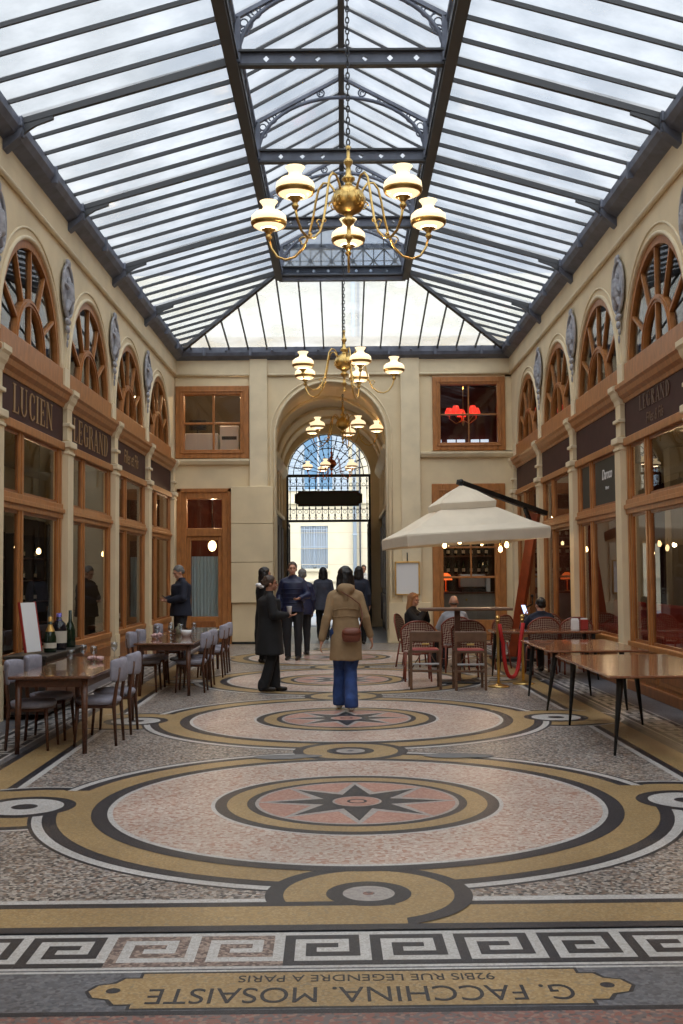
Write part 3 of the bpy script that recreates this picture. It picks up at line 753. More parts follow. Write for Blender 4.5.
for k in range(m_):
    t0, t1 = PI*k/m_, PI*(k+1)/m_
    a = (pc+pr_*math.cos(t0), 4.55+1.45*math.sin(t0)); b = (pc+pr_*math.cos(t1), 4.55+1.45*math.sin(t1))
    va.add([(a[0], 25.88, a[1]), (b[0], 25.88, b[1]), (b[0], 32.85, b[1]), (a[0], 32.85, a[1])], [(0, 1, 2, 3)], M['cream'], True)
for y in (27.6, 29.4, 31.2):
    va.tube([(pc+(pr_-.02)*math.cos(PI*k/24), y, 4.55+1.43*math.sin(PI*k/24)) for k in range(25)], .06, M['cream_trim'], 6)
struct(va.build('ceiling_passage'))
gw = MB(); gx, gr, gz = -.445, 1.25, 4.47
gw.box(-2.1, gx-gr, 32.8, 33.2, 0, 4.47, M['cream']); gw.box(gx+gr, 1.4, 32.8, 33.2, 0, 4.47, M['cream'])
gw.box(-2.1, gx-gr, 32.8, 33.2, 4.47, 6.3, M['cream']); gw.box(gx+gr, 1.4, 32.8, 33.2, 4.47, 6.3, M['cream'])
archfill(gw, gx, gr, gz, 32.8, 33.2, 6.3, M['cream'])
gw.box(-8, -2.1, 32.9, 33.2, 0, 6.9, M['facade']); gw.box(1.4, 8, 32.9, 33.2, 0, 6.9, M['facade']); gw.box(-2.1, 1.4, 32.9, 33.2, 6.3, 6.9, M['facade'])
struct(gw.build('wall_street_side'))
st = MB(); st.box(-14, 14, 33.2, 40.6, -.12, -.02, M['asphalt']); st.box(-14, 14, 40.6, 42.0, -.12, .08, M['asphalt']); st.box(-14, 14, 40.52, 40.6, -.12, .085, M['bluewhite'])
st.box(-14, 14, 33.2, 34.2, -.12, .02, M['asphalt'])
struct(st.build('floor_street'))

# ---------------------------------------------------------------- glass roof
roof = struct(empty('ceiling', (0, 0, 6.6)))
RI = Matrix.Translation((0, 0, -6.6))
def rb(mb, name, par=roof): mb.xf(RI); return mb.build(name, par)
GX, GZ, BX, BZ, YE, YG = 3.64, 6.64, 1.22, 7.35, 21.1, 25.0
RY = [21.1-2.95*k for k in range(9)]          # truss planes 21.1 ... -2.5
YS = RY[-1]-.5
ir, ik = M['iron'], M['iron_dk']
for s in (-1, 1):
    g = MB(); g.prism([(s*3.86, 6.44), (s*3.80, 6.46), (s*3.66, 6.53), (s*3.61, 6.60), (s*3.61, 6.70), (s*3.86, 6.72)], 'y', YS, 25.2, ir)
    for y in [RY[0]+1.45, RY[0]+2.9]+[v+d for v in RY for d in (0, -1.475)]:
        g.box(s*3.58, s*3.66, y-.03, y+.03, 6.5, 6.72, ir, .008)
    rb(g, 'gutter')
    for y in RY[:7]:
        b = MB(); b.prism([(s*3.84, 6.34), (s*3.78, 6.35), (s*3.62, 6.48), (s*3.585, 6.55), (s*3.585, 6.73), (s*3.84, 6.73)], 'y', y-.08, y+.08, ir); b.box(s*3.575, s*3.86, y-.10, y+.10, 6.60, 6.65, ir, .01); rb(b, 'gutter_bracket')
    b = MB(); b.box(s*(BX-.035), s*(BX+.035), YS, YE+.05, BZ-.12, BZ+.04, ik); b.box(s*(BX-.065), s*(BX+.065), YS, YE+.05, BZ-.13, BZ-.11, ik); b.box(s*(BX-.06), s*(BX+.06), YS, YE+.05, BZ+.03, BZ+.05, ik)
    b.box(s*(BX-.03), s*(BX+.03), YS, YE, BZ+.46, BZ+.52, ir)                       # lantern plate above
    rb(b, 'purlin')
    bb = MB(); y = YE                                                              # glazing bars of the big slope
    k = 0
    while y > YS:
        main = any(abs(y-v) < .05 for v in RY)
        bb.bar((s*(GX+.05), y, GZ+.04), (s*BX, y, BZ+.03), .055 if main else .028, .10 if main else .05, ik)
        if main: bb.prism([(s*3.62, 6.50), (s*3.55, 6.57), (s*3.44, 6.64), (s*3.25, 6.71), (s*3.25, 6.76), (s*3.62, 6.66)], 'y', y-.02, y+.02, ik)
        y -= 2.95/6
    # bars beyond the end frame get shorter along the hip
    y = YE+2.95/6
    while y < YG-.05:
        tt = (y-YE)/(YG-YE); x1 = BX+(GX-BX)*tt; z1 = BZ+(GZ-BZ)*tt
        bb.bar((s*(GX+.03), y, GZ+.03), (s*x1, y, z1+.03), .028, .05, ik); y += 2.95/6
    bb.bar((s*GX, YG, GZ+.04), (s*BX, YE, BZ+.04), .07, .10, ik)                     # hip rafter
    rb(bb, 'glazing_bar')
    g = MB()
    g.add([(s*(GX+.1), YS, GZ+.04), (s*(GX+.1), YG, GZ+.04), (s*BX, YE, BZ+.07), (s*BX, YS, BZ+.07)], [(0, 1, 2, 3)], M['roofglass'])
    rb(g, 'roof_glass')
g = MB(); g.prism([(25.2, 6.44), (25.12, 6.46), (25.0, 6.53), (24.97, 6.60), (24.97, 6.72), (25.2, 6.74)], 'x', -3.8, 3.8, ir)
for k in range(-3, 4): g.box(k*1.05-.03, k*1.05+.03, 24.94, 24.99, 6.52, 6.72, ir, .008); g.ball((k*1.05+.5, 24.96, 6.64), .03, ir, 8)
rb(g, 'gutter')
h = MB()
for k in range(-8, 9):
    x = k*.43
    if abs(x) <= BX: h.bar((x, YG, GZ+.05), (x, YE, BZ-.02), .03, .05, ik)
    else:
        tt = (abs(x)-BX)/(GX-BX); h.bar((x, YG, GZ+.05), (x, YE+(YG-YE)*tt, BZ+(GZ-BZ)*tt), .03, .05, ik)
rb(h, 'glazing_bar')
g = MB(); g.add([(-GX, YG+.15, GZ+.05), (GX, YG+.15, GZ+.05), (BX, YE, BZ+.06), (-BX, YE, BZ+.06)], [(0, 1, 2, 3)], M['roofglass']); rb(g, 'roof_glass')
# lantern: gabled glass above the purlins
LZ, LR = BZ+.52, 8.53
for s in (-1, 1):
    g = MB(); g.add([(s*(BX+.03), YS, LZ), (s*(BX+.03), YE, LZ), (0, YE, LR), (0, YS, LR)], [(0, 1, 2, 3)], M['roofglass'])
    g.add([(s*BX, YS, BZ+.05), (s*BX, YE, BZ+.05), (s*BX, YE, LZ), (s*BX, YS, LZ)], [(0, 1, 2, 3)], M['roofglass'])
    rb(g, 'roof_glass')
    b = MB(); y = YE
    while y > YS:
        b.bar((s*BX, y, LZ), (0, y, LR), .026, .045, ik); b.bar((s*BX, y, BZ), (s*BX, y, LZ), .02, .02, ik); y -= 2.95/6
    rb(b, 'glazing_bar')
b = MB(); b.box(-.04, .04, YS, YE, LR-.10, LR+.02, ik); rb(b, 'ridge_beam')
for i, y in enumerate(RY[:8]):
    # tie beam with little quatrefoil holes
    b = MB(); x0, x1 = -BX+.06, BX-.06; z0, z1 = BZ-.04, BZ+.12; xs = [x0]
    hc = [-.85, -.55, -.27, .27, .55, .85]; hw = .035; zc = (z0+z1)/2
    px_ = x0
    for c in hc:
        b.add([(px_, y, z0), (c-hw, y, z0), (c-hw, y, z1), (px_, y, z1)], [(0, 1, 2, 3)], ir)
        D = [(c, zc-hw), (c+hw, zc), (c, zc+hw), (c-hw, zc)]
        b.add([(c-hw, y, z0), (c+hw, y, z0), (c+hw, y, z1), (c-hw, y, z1)]+[(u, y, v) for u, v in D], [(0, 1, 5, 4), (0, 4, 7), (3, 7, 6), (3, 6, 2), (2, 6, 5), (2, 5, 1), (0, 7, 3)], ir)
        px_ = c+hw
    b.add([(px_, y, z0), (x1, y, z0), (x1, y, z1), (px_, y, z1)], [(0, 1, 2, 3)], ir)
    b.box(x0, x1, y-.05, y+.05, z0-.015, z0+.01, ik); b.box(x0, x1, y-.05, y+.05, z1-.01, z1+.015, ik)
    rb(b, 'tie_beam')
    # arched lattice truss in the lantern
    t = MB()
    for s in (-1, 1):
        t.bar((s*BX, y, LZ), (0, y, LR), .06, .07, ir)
        pts = []
        for k in range(13):
            a = PI/2*k/12; pts.append((s*(BX-.05-(BX-.05)*(1-math.cos(a))) if False else s*(BX-.06)*math.cos(a), y, BZ+.10+(LR-.30-BZ-.10)*math.sin(a)))
        t.tube(pts, .026, ir, 6)
        t.box(s*(BX-.08), s*(BX-.02), y-.03, y+.03, BZ, LZ, ir)
        for (f, rr) in ((.06, .055), (.20, .10), (.36, .075), (.52, .055), (.68, .05), (.84, .05)):
            a = PI/2*f; u = (BX-.06)*math.cos(a); z = BZ+.10+(LR-.30-BZ-.10)*math.sin(a); zr = LZ+(LR-LZ)*(1-u/BX)
            zc_ = (z+min(zr, LR))/2; xx = u if f > .3 else min(u+.02, BX-.12)
            t.tube([(s*xx+rr*math.cos(q), y, zc_+rr*math.sin(q)) for q in [2*PI*k/14 for k in range(14)]], .012, ir, 5, closed=True)
            t.tube([(s*xx+rr*.45*math.cos(q), y, zc_+rr*.45*math.sin(q)) for q in [2*PI*k/10 for k in range(8)]], .010, ir, 5)
    rb(t, 'arched_truss')
# end frame with crossed lattice
l = MB(); y = YE+.06
l.box(-BX, BX, y-.05, y+.05, BZ-.14, BZ+.02, ir); l.box(-BX, BX, y-.04, y+.04, LZ-.04, LZ+.06, ir)
for k in range(6):
    xa = -BX+.0+k*(2*BX/6); xb = xa+2*BX/6; xm = (xa+xb)/2; za, zb = BZ+.02, LZ-.04
    l.bar((xa, y, za), (xb, y, zb), .022, .022, ik, up=(0, 1, 0)); l.bar((xa, y, zb), (xb, y, za), .022, .022, ik, up=(0, 1, 0)); l.bar((xm, y, za), (xm, y, zb), .018, .018, ik, up=(0, 1, 0))
    l.bar((xa, y, (za+zb)/2), (xb, y, (za+zb)/2), .014, .014, ik, up=(0, 1, 0)); l.ball((xm, y, (za+zb)/2), (.045, .02, .045), ik, 8); l.bar((xb, y, za), (xb, y, zb), .03, .03, ik, up=(0, 1, 0))
rb(l, 'lattice_panel')
g = MB(); g.add([(-BX, YE, LZ), (BX, YE, LZ), (0, YE, LR)], [(0, 1, 2)], M['roofglass'])
g.add([(-BX, YE, BZ), (BX, YE, BZ), (BX, YE, LZ), (-BX, YE, LZ)], [(0, 1, 2, 3)], M['roofglass']); rb(g, 'roof_glass')
g = MB()
for k in range(-2, 3): g.bar((k*.4, YE-.01, LZ), (k*.4, YE-.01, LR-abs(k)*.4*(LR-LZ)/BX), .02, .03, ik, up=(0, 1, 0))
rb(g, 'glazing_bar')
g = MB(); g.add([(-GX-.1, YS, GZ+.04), (GX+.1, YS, GZ+.04), (BX, YS, BZ), (0, YS, LR), (-BX, YS, BZ)], [(0, 1, 2, 3, 4)], M['roofglass']); rb(g, 'roof_glass')
# ================================================================= CHANDELIERS
def chandelier(ztop, phase, sc, loc, label, bowl='brass'):
    e = empty('chandelier', loc, 0, sc); tag(e, label, 'chandelier', 'brass chandeliers along the arcade')
    B = M[bowl]
    b = MB()
    b.lathe([(0, -.50), (.02, -.485), (.028, -.46), (.012, -.43), (.02, -.40), (.045, -.37), (.02, -.33), (.018, -.26), (.05, -.23), (.07, -.20), (.03, -.17),
             (.06, -.14), (.12, -.11), (.155, -.06), (.165, 0), (.15, .06), (.11, .11), (.05, .14), (.03, .17), (.065, .20), (.065, .22), (.03, .25), (.022, .33), (.045, .37), (.045, .39), (.02, .42), (.015, .50), (.03, .53), (0, .55)], B, 24)
    for k in range(12):
        t = 2*PI*k/12; b.ball((.15*math.cos(t), .15*math.sin(t), .0), (.02, .02, .05), B, 8)
    b.v = [(x, y, z+.06) for x, y, z in b.v]; b.build('body', e)
    c = MB(); h = (ztop-loc[2])/sc; z = .55; k = 0
    while z < h:
        r = .022; a = 0 if k % 2 else PI/2
        pts = [(r*.75*math.cos(q)*math.cos(a), r*.75*math.cos(q)*math.sin(a), z+.03+.036*math.sin(q)) for q in [2*PI*j/8 for j in range(8)]]
        c.tube(pts, .0065, M['iron_dk'], 4, closed=True); z += .056; k += 1
    c.build('chain', e)
    for k in range(5):
        a = R(phase+72*k); ca, sa = math.cos(a), math.sin(a)
        def P(r, z, w=0): return (r*ca-w*sa, r*sa+w*ca, z)
        prof = [(.12, .08), (.15, .18), (.20, .25), (.26, .26), (.31, .20), (.34, .08), (.37, -.08), (.41, -.24), (.47, -.37), (.56, -.45), (.66, -.47), (.75, -.43), (.81, -.34), (.84, -.24)]
        m = MB(); m.tube([P(r, z) for r, z in prof], .012, B, 8)
        m.tube([P(.15+.055*math.cos(q)*(1-q/14), .02+.055*math.sin(q)*(1-q/14)) for q in [j*.6 for j in range(12)]], .007, B, 6)
        m.tube([P(.47+.05*math.cos(q)*(1-q/14), -.30+.05*math.sin(q)*(1-q/14)) for q in [j*.6 for j in range(12)]], .007, B, 6)
        m.ball(P(.40, -.24), .022, B, 8)
        ar = m.build('arm', e)
        cx, cy, _ = P(.84, 0)
        hd = MB(); hd.lathe([(.0, -.26), (.02, -.25), (.035, -.22), (.02, -.20), (.03, -.18), (.05, -.16), (.075, -.145), (.02, -.14)], B, 14, (cx, cy, 0)); hd.build('lamp_holder', ar)
        s_ = MB(); s_.lathe([(.085, -.135), (.125, -.13), (.160, -.10), (.178, -.055), (.172, -.01), (.135, .025), (.085, .045), (.062, .065), (.058, .09), (.072, .115), (.092, .140), (.086, .140), (.054, .09), (.06, .06), (.13, .018), (.165, -.012), (.170, -.055), (.152, -.095), (.12, -.122)], M['shade'], 22, (cx, cy, 0)); s_.build('lamp_shade', ar)
        r_ = MB(); r_.lathe([(.155, -.112), (.170, -.108), (.182, -.078), (.180, -.070), (.176, -.070)], B, 22, (cx, cy, 0)); r_.build('shade_ring', ar)
        bl = MB(); bl.ball((cx, cy, -.115), (.085, .085, .035), M['bulb'], 12); bl.build('lamp_bulb', ar)
    return e
chandelier(8.45, 90, 1.03, (.06, 11.0, 5.27), 'nearest and largest brass chandelier, five lit opal shades, on a long chain')
chandelier(8.45, 0, 1.0, (.02, 18.6, 5.08), 'second brass chandelier, hanging just in front of the arch of the end wall')
chandelier(5.95, 8, 1.0, (-.01, 27.0, 5.17), 'third brass chandelier, hanging under the vault just inside the arch')
chandelier(5.95, 40, .80, (-.33, 31.0, 4.60), 'farthest and smallest chandelier, with a red copper bowl, in front of the iron grille', 'copper')

# ================================================================= GATE AND STREET
gt = empty('iron_gate', (gx, 32.9, 0)); tag(gt, 'black wrought iron gate grille with radiating fanlight filling the end of the passage', 'gate')
Kb = M['black']
m = MB(); m.box(-1.3, 1.3, -.05, .05, 4.43, 4.51, Kb); m.box(-1.3, 1.3, -.05, .05, 3.09, 3.16, Kb)
for s in (-1, 1): m.box(s*1.19, s*1.27, -.05, .05, 0, 4.45, Kb)
m.build('gate_frame', gt)
m = MB()
for k in range(1, 14):
    a = PI*k/14; m.tube([(.22*math.cos(a), 0, 4.51+.22*math.sin(a)), (1.21*math.cos(a), 0, 4.49+1.21*math.sin(a))], .012, Kb, 5)
    for r_ in (.62, .98): m.ball((r_*math.cos(a), 0, 4.49+r_*math.sin(a)), (.03, .015, .03), Kb, 6)
    for sg_ in (-1, 1):
        a2 = a+sg_*.05; m.tube([(.80*math.cos(a), 0, 4.49+.80*math.sin(a)), (.88*math.cos(a2+sg_*.03), 0, 4.49+.88*math.sin(a2+sg_*.03)), (.95*math.cos(a), 0, 4.49+.95*math.sin(a))], .008, Kb, 4)
for r_ in (.22, .80, 1.04, 1.21): m.tube([(r_*math.cos(PI*k/30), 0, 4.49+r_*math.sin(PI*k/30)) for k in range(31)], .014, Kb, 5)
m.build('fanlight_grille', gt)
m = MB()
for k in range(-6, 7):
    x = k*.19; m.tube([(x, 0, 3.12), (x, 0, 4.45)], .012, Kb, 5)
    for z in (3.30, 3.50, 4.10, 4.30): m.ball((x, 0, z), (.028, .015, .045), Kb, 6)
    for z in (3.22, 4.36):
        m.tube([(x+.035*math.cos(q), 0, z+.035*math.sin(q)) for q in [2*PI*j/8 for j in range(8)]], .007, Kb, 4, closed=True)
    if k < 6:
        for z in (3.40, 4.20): m.tube([(x+.095+.05*math.cos(q), 0, z+.05*math.sin(q)) for q in [2*PI*j/10 for j in range(10)]], .007, Kb, 4, closed=True)
m.box(-1.2, 1.2, -.01, .01, 4.15, 4.17, Kb); m.box(-1.2, 1.2, -.01, .01, 3.46, 3.48, Kb)
m.build('overthrow_grille', gt)
for s in (-1, 1):
    m = MB(); y0, y1 = -.15, -1.30; x = s*1.16
    for y in (y0, y1): m.box(x-.025, x+.025, y-.025, y+.025, .03, 3.02, Kb)
    for z in (.08, .95, 1.05, 2.9): m.box(x-.02, x+.02, y1, y0, z-.02, z+.02, Kb)
    for k in range(1, 9):
        y = y0+(y1-y0)*k/9; m.tube([(x, y, .08), (x, y, 2.98)], .010, Kb, 5); m.lathe([(.0, 0), (.022, .03), (0, .12)], Kb, 6, (x, y, 2.96))
        m.ball((x, y, 1.0), (.02, .03, .03), Kb, 6)
    m.box(x-.012, x+.012, y1, y0, .08, .90, Kb); m.build('gate_leaf', gt)
sn = empty('passage_sign', (gx, 32.72, 3.55))
tag(sn, 'long black sign board with notched corners hung on the iron gate', 'sign')
m = MB()
def notch(w, h, c): return [(-w+c, -h), (w-c, -h), (w-c, -h+c*.6), (w, -h+c), (w, h-c), (w-c, h-c*.6), (w-c, h), (-w+c, h), (-w+c, h-c*.6), (-w, h-c), (-w, -h+c), (-w+c, -h+c*.6)]
m.prism([(u, v+.23) for u, v in notch(1.0, .23, .10)], 'y', -.03, .03, M['blacksign']); m.build('board', sn)
m = MB(); m.prism([(u, v+.23) for u, v in notch(.95, .185, .09)], 'y', -.042, -.03, M['sign']); m.prism([(u, v+.23) for u, v in notch(.93, .165, .085)], 'y', -.05, -.035, M['blacksign']); m.build('board_rim', sn)
m = MB()
for x in (-.7, .7): m.tube([(x, 0, .44), (x, .1, .50)], .01, Kb, 5)
m.build('hook', sn)

bd = empty('street_building', (0, 42, 0)); tag(bd, 'pale cream building across the street with barred ground-floor window', 'building')
m = MB()
fx = [(-1.63, -.60, 1.75, 3.37), (-1.55, -.35, 4.7, 7.1), (2.6, 3.8, 1.75, 3.4), (2.6, 3.8, 4.7, 7.1), (-5.6, -4.4, 1.75, 3.4), (-5.6, -4.4, 4.7, 7.1)]
def facade(b, x0, x1, z0, z1, holes, y, mt):
    xs = sorted({x0, x1, *[h[0] for h in holes], *[h[1] for h in holes]}); zs = sorted({z0, z1, *[h[2] for h in holes], *[h[3] for h in holes]})
    for i in range(len(xs)-1):
        for j in range(len(zs)-1):
            cx, cz = (xs[i]+xs[i+1])/2, (zs[j]+zs[j+1])/2
            if any(h[0] < cx < h[1] and h[2] < cz < h[3] for h in holes): continue
            b.box(xs[i], xs[i+1], y, y+.3, zs[j], zs[j+1], mt)
facade(m, -14, 14, .05, 13, fx, 0, M['facade'])
m.box(-14, 14, -.06, 0, .05, 1.25, M['facade'], .01); m.box(-14, 14, -.14, 0, 1.25, 1.36, M['facade'], .02); m.box(-14, 14, -.12, 0, 4.2, 4.35, M['facade'], .02)
for z in (1.9, 2.5, 3.1, 3.7): m.box(-14, 14, -.004, .0, z, z+.015, M['cream_trim'])
m.build('wall', bd)
for i, (a, b, c, d) in enumerate(fx):
    f = MB(); o = M['bluewhite']
    for q in ((a, a+.07, c, d), (b-.07, b, c, d), (a, b, c, c+.07), (a, b, d-.07, d), ((a+b)/2-.04, (a+b)/2+.04, c, d)): f.box(q[0], q[1], .08, .16, q[2], q[3], o)
    f.box(a-.06, b+.06, -.10, .05, c-.10, c, M['facade'], .01)
    w_ = f.build('window', bd)
    p = MB(); p.add([(a, .15, c), (b, .15, c), (b, .15, d), (a, .15, d)], [(0, 1, 2, 3)], mat('window_curtain_%d' % i, (.45, .52, .60) if i != 1 else (.16, .32, .52), .4)); p.build('pane', w_)
    if c < 3:
        g = MB(); n_ = 11
        for k in range(n_): x = a+.05+(b-a-.1)*k/(n_-1); g.tube([(x, .02, c), (x, .02, d)], .012, M['bluewhite'], 5)
        for z in (c+.15, (c+d)/2, d-.15): g.box(a, b, .0, .03, z, z+.03, M['bluewhite'])
        g.build('window_bars', w_)
    else:
        for s, x in ((-1, a), (1, b)):
            g = MB(); g.box(x, x+s*.55, -.05, -.01, c, d, o, .01)
            for k in range(20): z = c+.1+(d-c-.2)*k/20; g.box(x+s*.05, x+s*.5, -.07, -.05, z, z+.06, o)
            g.build('shutter', w_)
m = MB(); m.tube([(.42, -.12, .1), (.42, -.12, 12.9)], .07, M['bluewhite'], 10); m.tube([(.62, -.08, .1), (.62, -.08, 12.9)], .03, M['iron'], 8)
for z in (1.0, 3.0, 5.0, 7.0): m.box(.33, .51, -.2, 0, z, z+.05, M['bluewhite'], .01)
m.build('drainpipe', bd)

# ================================================================= FURNITURE
def dining_table(w, l, h, name, top, legm, legs, label, loc, group, rz=0, tt=.03, metal=False, apron=True):
    e = empty(name, loc, rz); tag(e, label, 'table', group)
    b = MB(); b.box(-w/2, w/2, -l/2, l/2, h-tt, h, top, .012); b.build('tabletop', e)
    if apron:
        b = MB()
        for s in (-1, 1): b.box(s*(w/2-.07), s*(w/2-.05), -l/2+.08, l/2-.08, h-tt-.07, h-tt, legm); b.box(-w/2+.06, w/2-.06, s*(l/2-.07), s*(l/2-.05), h-tt-.07, h-tt, legm)
        b.build('apron', e)
    for (x, y, sx, sy) in legs:
        b = MB()
        if metal: b.tube([(x, y, h-tt), (x, y, h-tt-.06), (x+sx, y+sy, 0)], [.032, .032, .011], legm, 8); b.box(x-.06, x+.06, y-.06, y+.06, h-tt-.006, h-tt, legm)
        else: b.tube([(x, y, h-tt), (x+sx, y+sy, 0)], [.033, .021], legm, 10)
        b.build('leg', e)
    return e
def L4(w, l, i, sp): return [(sx*(w/2-i), sy*(l/2-i), sx*sp, sy*sp) for sx in (-1, 1) for sy in (-1, 1)]
dining_table(.74, 2.35, .69, 'dining_table', M['tabletop'], M['walnut'], L4(.74, 2.35, .08, .01), 'long dark walnut table nearest the camera on the left, with wine glasses', (-2.62, 11.02, 0), 'walnut dining tables on the left')
dining_table(.78, 2.30, .69, 'dining_table', M['tabletop'], M['walnut'], L4(.78, 2.3, .08, .01), 'second walnut table on the left, crowded with glasses', (-2.36, 15.6, 0), 'walnut dining tables on the left')
dining_table(.74, 1.75, .69, 'dining_table', M['tabletop'], M['walnut'], L4(.74, 1.75, .08, .01), 'farthest walnut table on the left, in front of the standing grey-haired man', (-2.42, 17.75, 0), 'walnut dining tables on the left')
def chair():
    e = empty('upholstered_chair')
    b = MB(); b.loft([(0, 0, .375, .17, .17), (0, 0, .385, .205, .195), (0, 0, .415, .215, .205), (0, 0, .435, .20, .19), (0, 0, .442, .15, .14)], M['greyfab'], 28, .75); b.build('seat', e)
    b = MB(); b.box(-.17, .17, -.17, .17, .345, .378, M['walnut'], .008); b.build('seat_frame', e)
    b = MB(); n_ = 14; vs = []
    pts = []
    for k in range(n_+1):
        t = -1+2*k/n_; x = .215*t; y = -.235+.075*t*t
        pts.append((x, y))
    for j, (dz, th) in enumerate(((.585, .012), (.60, .024), (.66, .03), (.74, .03), (.79, .024), (.803, .010))):
        for k, (x, y) in enumerate(pts):
            e_ = 1-abs(-1+2*k/n_)**4*.6; zz = .69+(dz-.69)*(.75+.25*e_); vs.append((x, y+th*e_, zz))
        for k, (x, y) in enumerate(pts):
            e_ = 1-abs(-1+2*k/n_)**4*.6; zz = .69+(dz-.69)*(.75+.25*e_); vs.append((x, y-th*e_, zz))
    q = 2*(n_+1); fs = []
    for j in range(5):
        for side in (0, 1):
            for k in range(n_): a = j*q+side*(n_+1)+k; fs.append((a, a+1, a+1+q, a+q))
        for k in (0, n_): a = j*q+k; fs.append((a, a+n_+1, a+n_+1+q, a+q))
    for j in (0, 5):
        for k in range(n_): a = j*q+k; fs.append((a, a+1, a+n_+2, a+n_+1))
    b.add(vs, fs, M['greyfab'], True); b.build('backrest', e)
    for s in (-1, 1):
        b = MB(); b.tube([(s*.175, -.20, 0), (s*.165, -.175, .38), (s*.155, -.20, .56), (s*.15, -.225, .72)], [.013, .019, .017, .012], M['walnut'], 8); b.build('leg', e)
        b = MB(); b.tube([(s*.185, .185, 0), (s*.165, .16, .38)], [.012, .019], M['walnut'], 8); b.build('leg', e)
    return e
chd = [  # (x, y, facing deg, label)   local +Y is the way the sitter faces
 (-2.33, 10.52, 90, 'mauve-grey upholstered chair on the aisle side of the near left table, nearer one'),
 (-2.33, 11.24, 90, 'mauve-grey upholstered chair on the aisle side of the near left table, farther one'),
 (-2.88, 10.28, -90, 'mauve-grey chair on the window side of the near left table, nearer one'),
 (-2.88, 10.90, -90, 'mauve-grey chair on the window side of the near left table, farther one'),
 (-2.08, 15.05, 90, 'mauve-grey chair on the aisle side of the second left table, nearest one'),
 (-2.07, 15.75, 90, 'mauve-grey chair on the aisle side of the second left table, behind the nearest'),
 (-2.07, 17.2, 90, 'mauve-grey chair on the aisle side of the farthest left table, nearer one'),
 (-2.07, 17.9, 90, 'mauve-grey chair on the aisle side of the farthest left table, last of the row'),
 (-2.72, 15.15, -90, 'mauve-grey chair on the window side of the second left table, nearer one'),
 (-2.72, 15.85, -90, 'mauve-grey chair on the window side of the second left table, farther one'),
 (-2.76, 17.6, -90, 'mauve-grey chair on the window side of the farthest left table')]
c0 = None
for x, y, a, lb in chd:
    if c0 is None: c0 = o = chair()
    else: o = copy_tree(c0)
    place(o, (x, y, 0), R(a)); tag(o, lb, 'chair', 'grey upholstered chairs at the left tables')

RT = 'wooden tables with black steel legs on the right'
dining_table(1.20, 2.45, .69, 'restaurant_table', M['tabletop_red'], M['black'], [(-.48, -1.08, -.06, -.02), (.22, -1.08, .05, -.02), (-.48, .86, -.06, -.06), (.16, .86, .05, -.06)], 'big red-brown table with splayed black legs, nearest the camera on the right', (2.83, 10.70, 0), RT, metal=True, apron=False, tt=.025)
dining_table(1.12, 2.05, .69, 'restaurant_table', M['tabletop_red'], M['black'], [(-.46, -.84, -.10, -.0), (.30, -.84, .05, 0), (-.46, .65, -.06, -.0), (.22, .65, .05, 0)], 'second red-brown table with black legs on the right, behind the nearest', (2.84, 13.55, 0), RT, metal=True, apron=False, tt=.025)
dining_table(1.55, .80, .71, 'restaurant_table', M['tabletop_red'], M['black'], L4(1.55, .8, .10, .05), 'wide brown table on the right in front of the man with the phone', (2.95, 16.6, 0), RT, metal=True, apron=False, tt=.035)

def bistro_chair():
    e = empty('bistro_chair'); w = M['rattan_wood']
    b = MB(); b.loft([(0, 0, .405, .19, .19), (0, 0, .43, .20, .20), (0, 0, .435, .19, .19)], M['rattan'], 24, .8); b.build('seat', e)
    b = MB(); n_ = 16; rows = 9; vs = []; fs = []
    for j in range(rows):
        z = .46+.41*j/(rows-1)
        for k in range(n_+1):
            t = -1+2*k/n_; zz = .44+(z-.44)*(1-.28*abs(t)**2.6 if j else 1); vs.append((.235*t, -.215+.05*t*t-.06*(j/(rows-1)), zz))
    for j in range(rows-1):
        for k in range(n_): a = j*(n_+1)+k; fs.append((a, a+1, a+n_+2, a+n_+1))
    m2 = len(vs); vs += [(x, y-.012, z) for x, y, z in vs]; fs += [tuple(i+m2 for i in reversed(f)) for f in fs]
    b.add(vs, fs, M['rattan'], True); b.build('backrest', e)
    b = MB(); pts = [(-.22, -.165, .43)]+[(.245*(-1+2*k/20), -.215+.05*(-1+2*k/20)**2-.066, .44+.435*(1-.28*abs(-1+2*k/20)**2.6)) for k in range(21)]+[(.22, -.165, .43)]
    b.tube(pts, .014, w, 8); b.tube([(.2*math.cos(q), .2*math.sin(q), .405) for q in [2*PI*k/20 for k in range(20)]], .015, w, 6, closed=True); b.build('frame', e)
    for s in (-1, 1):
        b = MB(); b.tube([(s*.17, .16, .41), (s*.19, .19, 0)], .014, w, 8); b.build('leg', e)
        b = MB(); b.tube([(s*.17, -.16, .43), (s*.19, -.23, 0)], .014, w, 8); b.build('leg', e)
        b = MB(); b.tube([(s*.18, .18, .20), (s*.182, -.195, .22)], .008, w, 6); b.build('stretcher', e)
    return e
bc = [(1.05, 16.35, 0, 'red and cream woven bistro chair behind the left bar chair'), (1.80, 16.55, 0, 'woven bistro chair behind the right bar chair'),
      (1.74, 17.75, 5, 'woven bistro chair of the bald man'), (1.13, 18.85, 250, 'woven bistro chair under the blonde woman in black'),
      (2.42, 18.3, 40, 'woven bistro chair standing behind the left brass post, by the mast'), (3.03, 17.35, 6, 'woven bistro chair of the man with the phone'),
      (3.54, 17.30, 0, 'dark woven bistro chair right of the man with the phone'), (3.35, 18.9, 10, 'woven bistro chair farthest back beside the right shopfront')]
c0 = None
for x, y, a, lb in bc:
    if c0 is None: c0 = o = bistro_chair()
    else: o = copy_tree(c0)
    place(o, (x, y, 0), R(a)); tag(o, lb, 'chair', 'woven bistro chairs on the terrace')

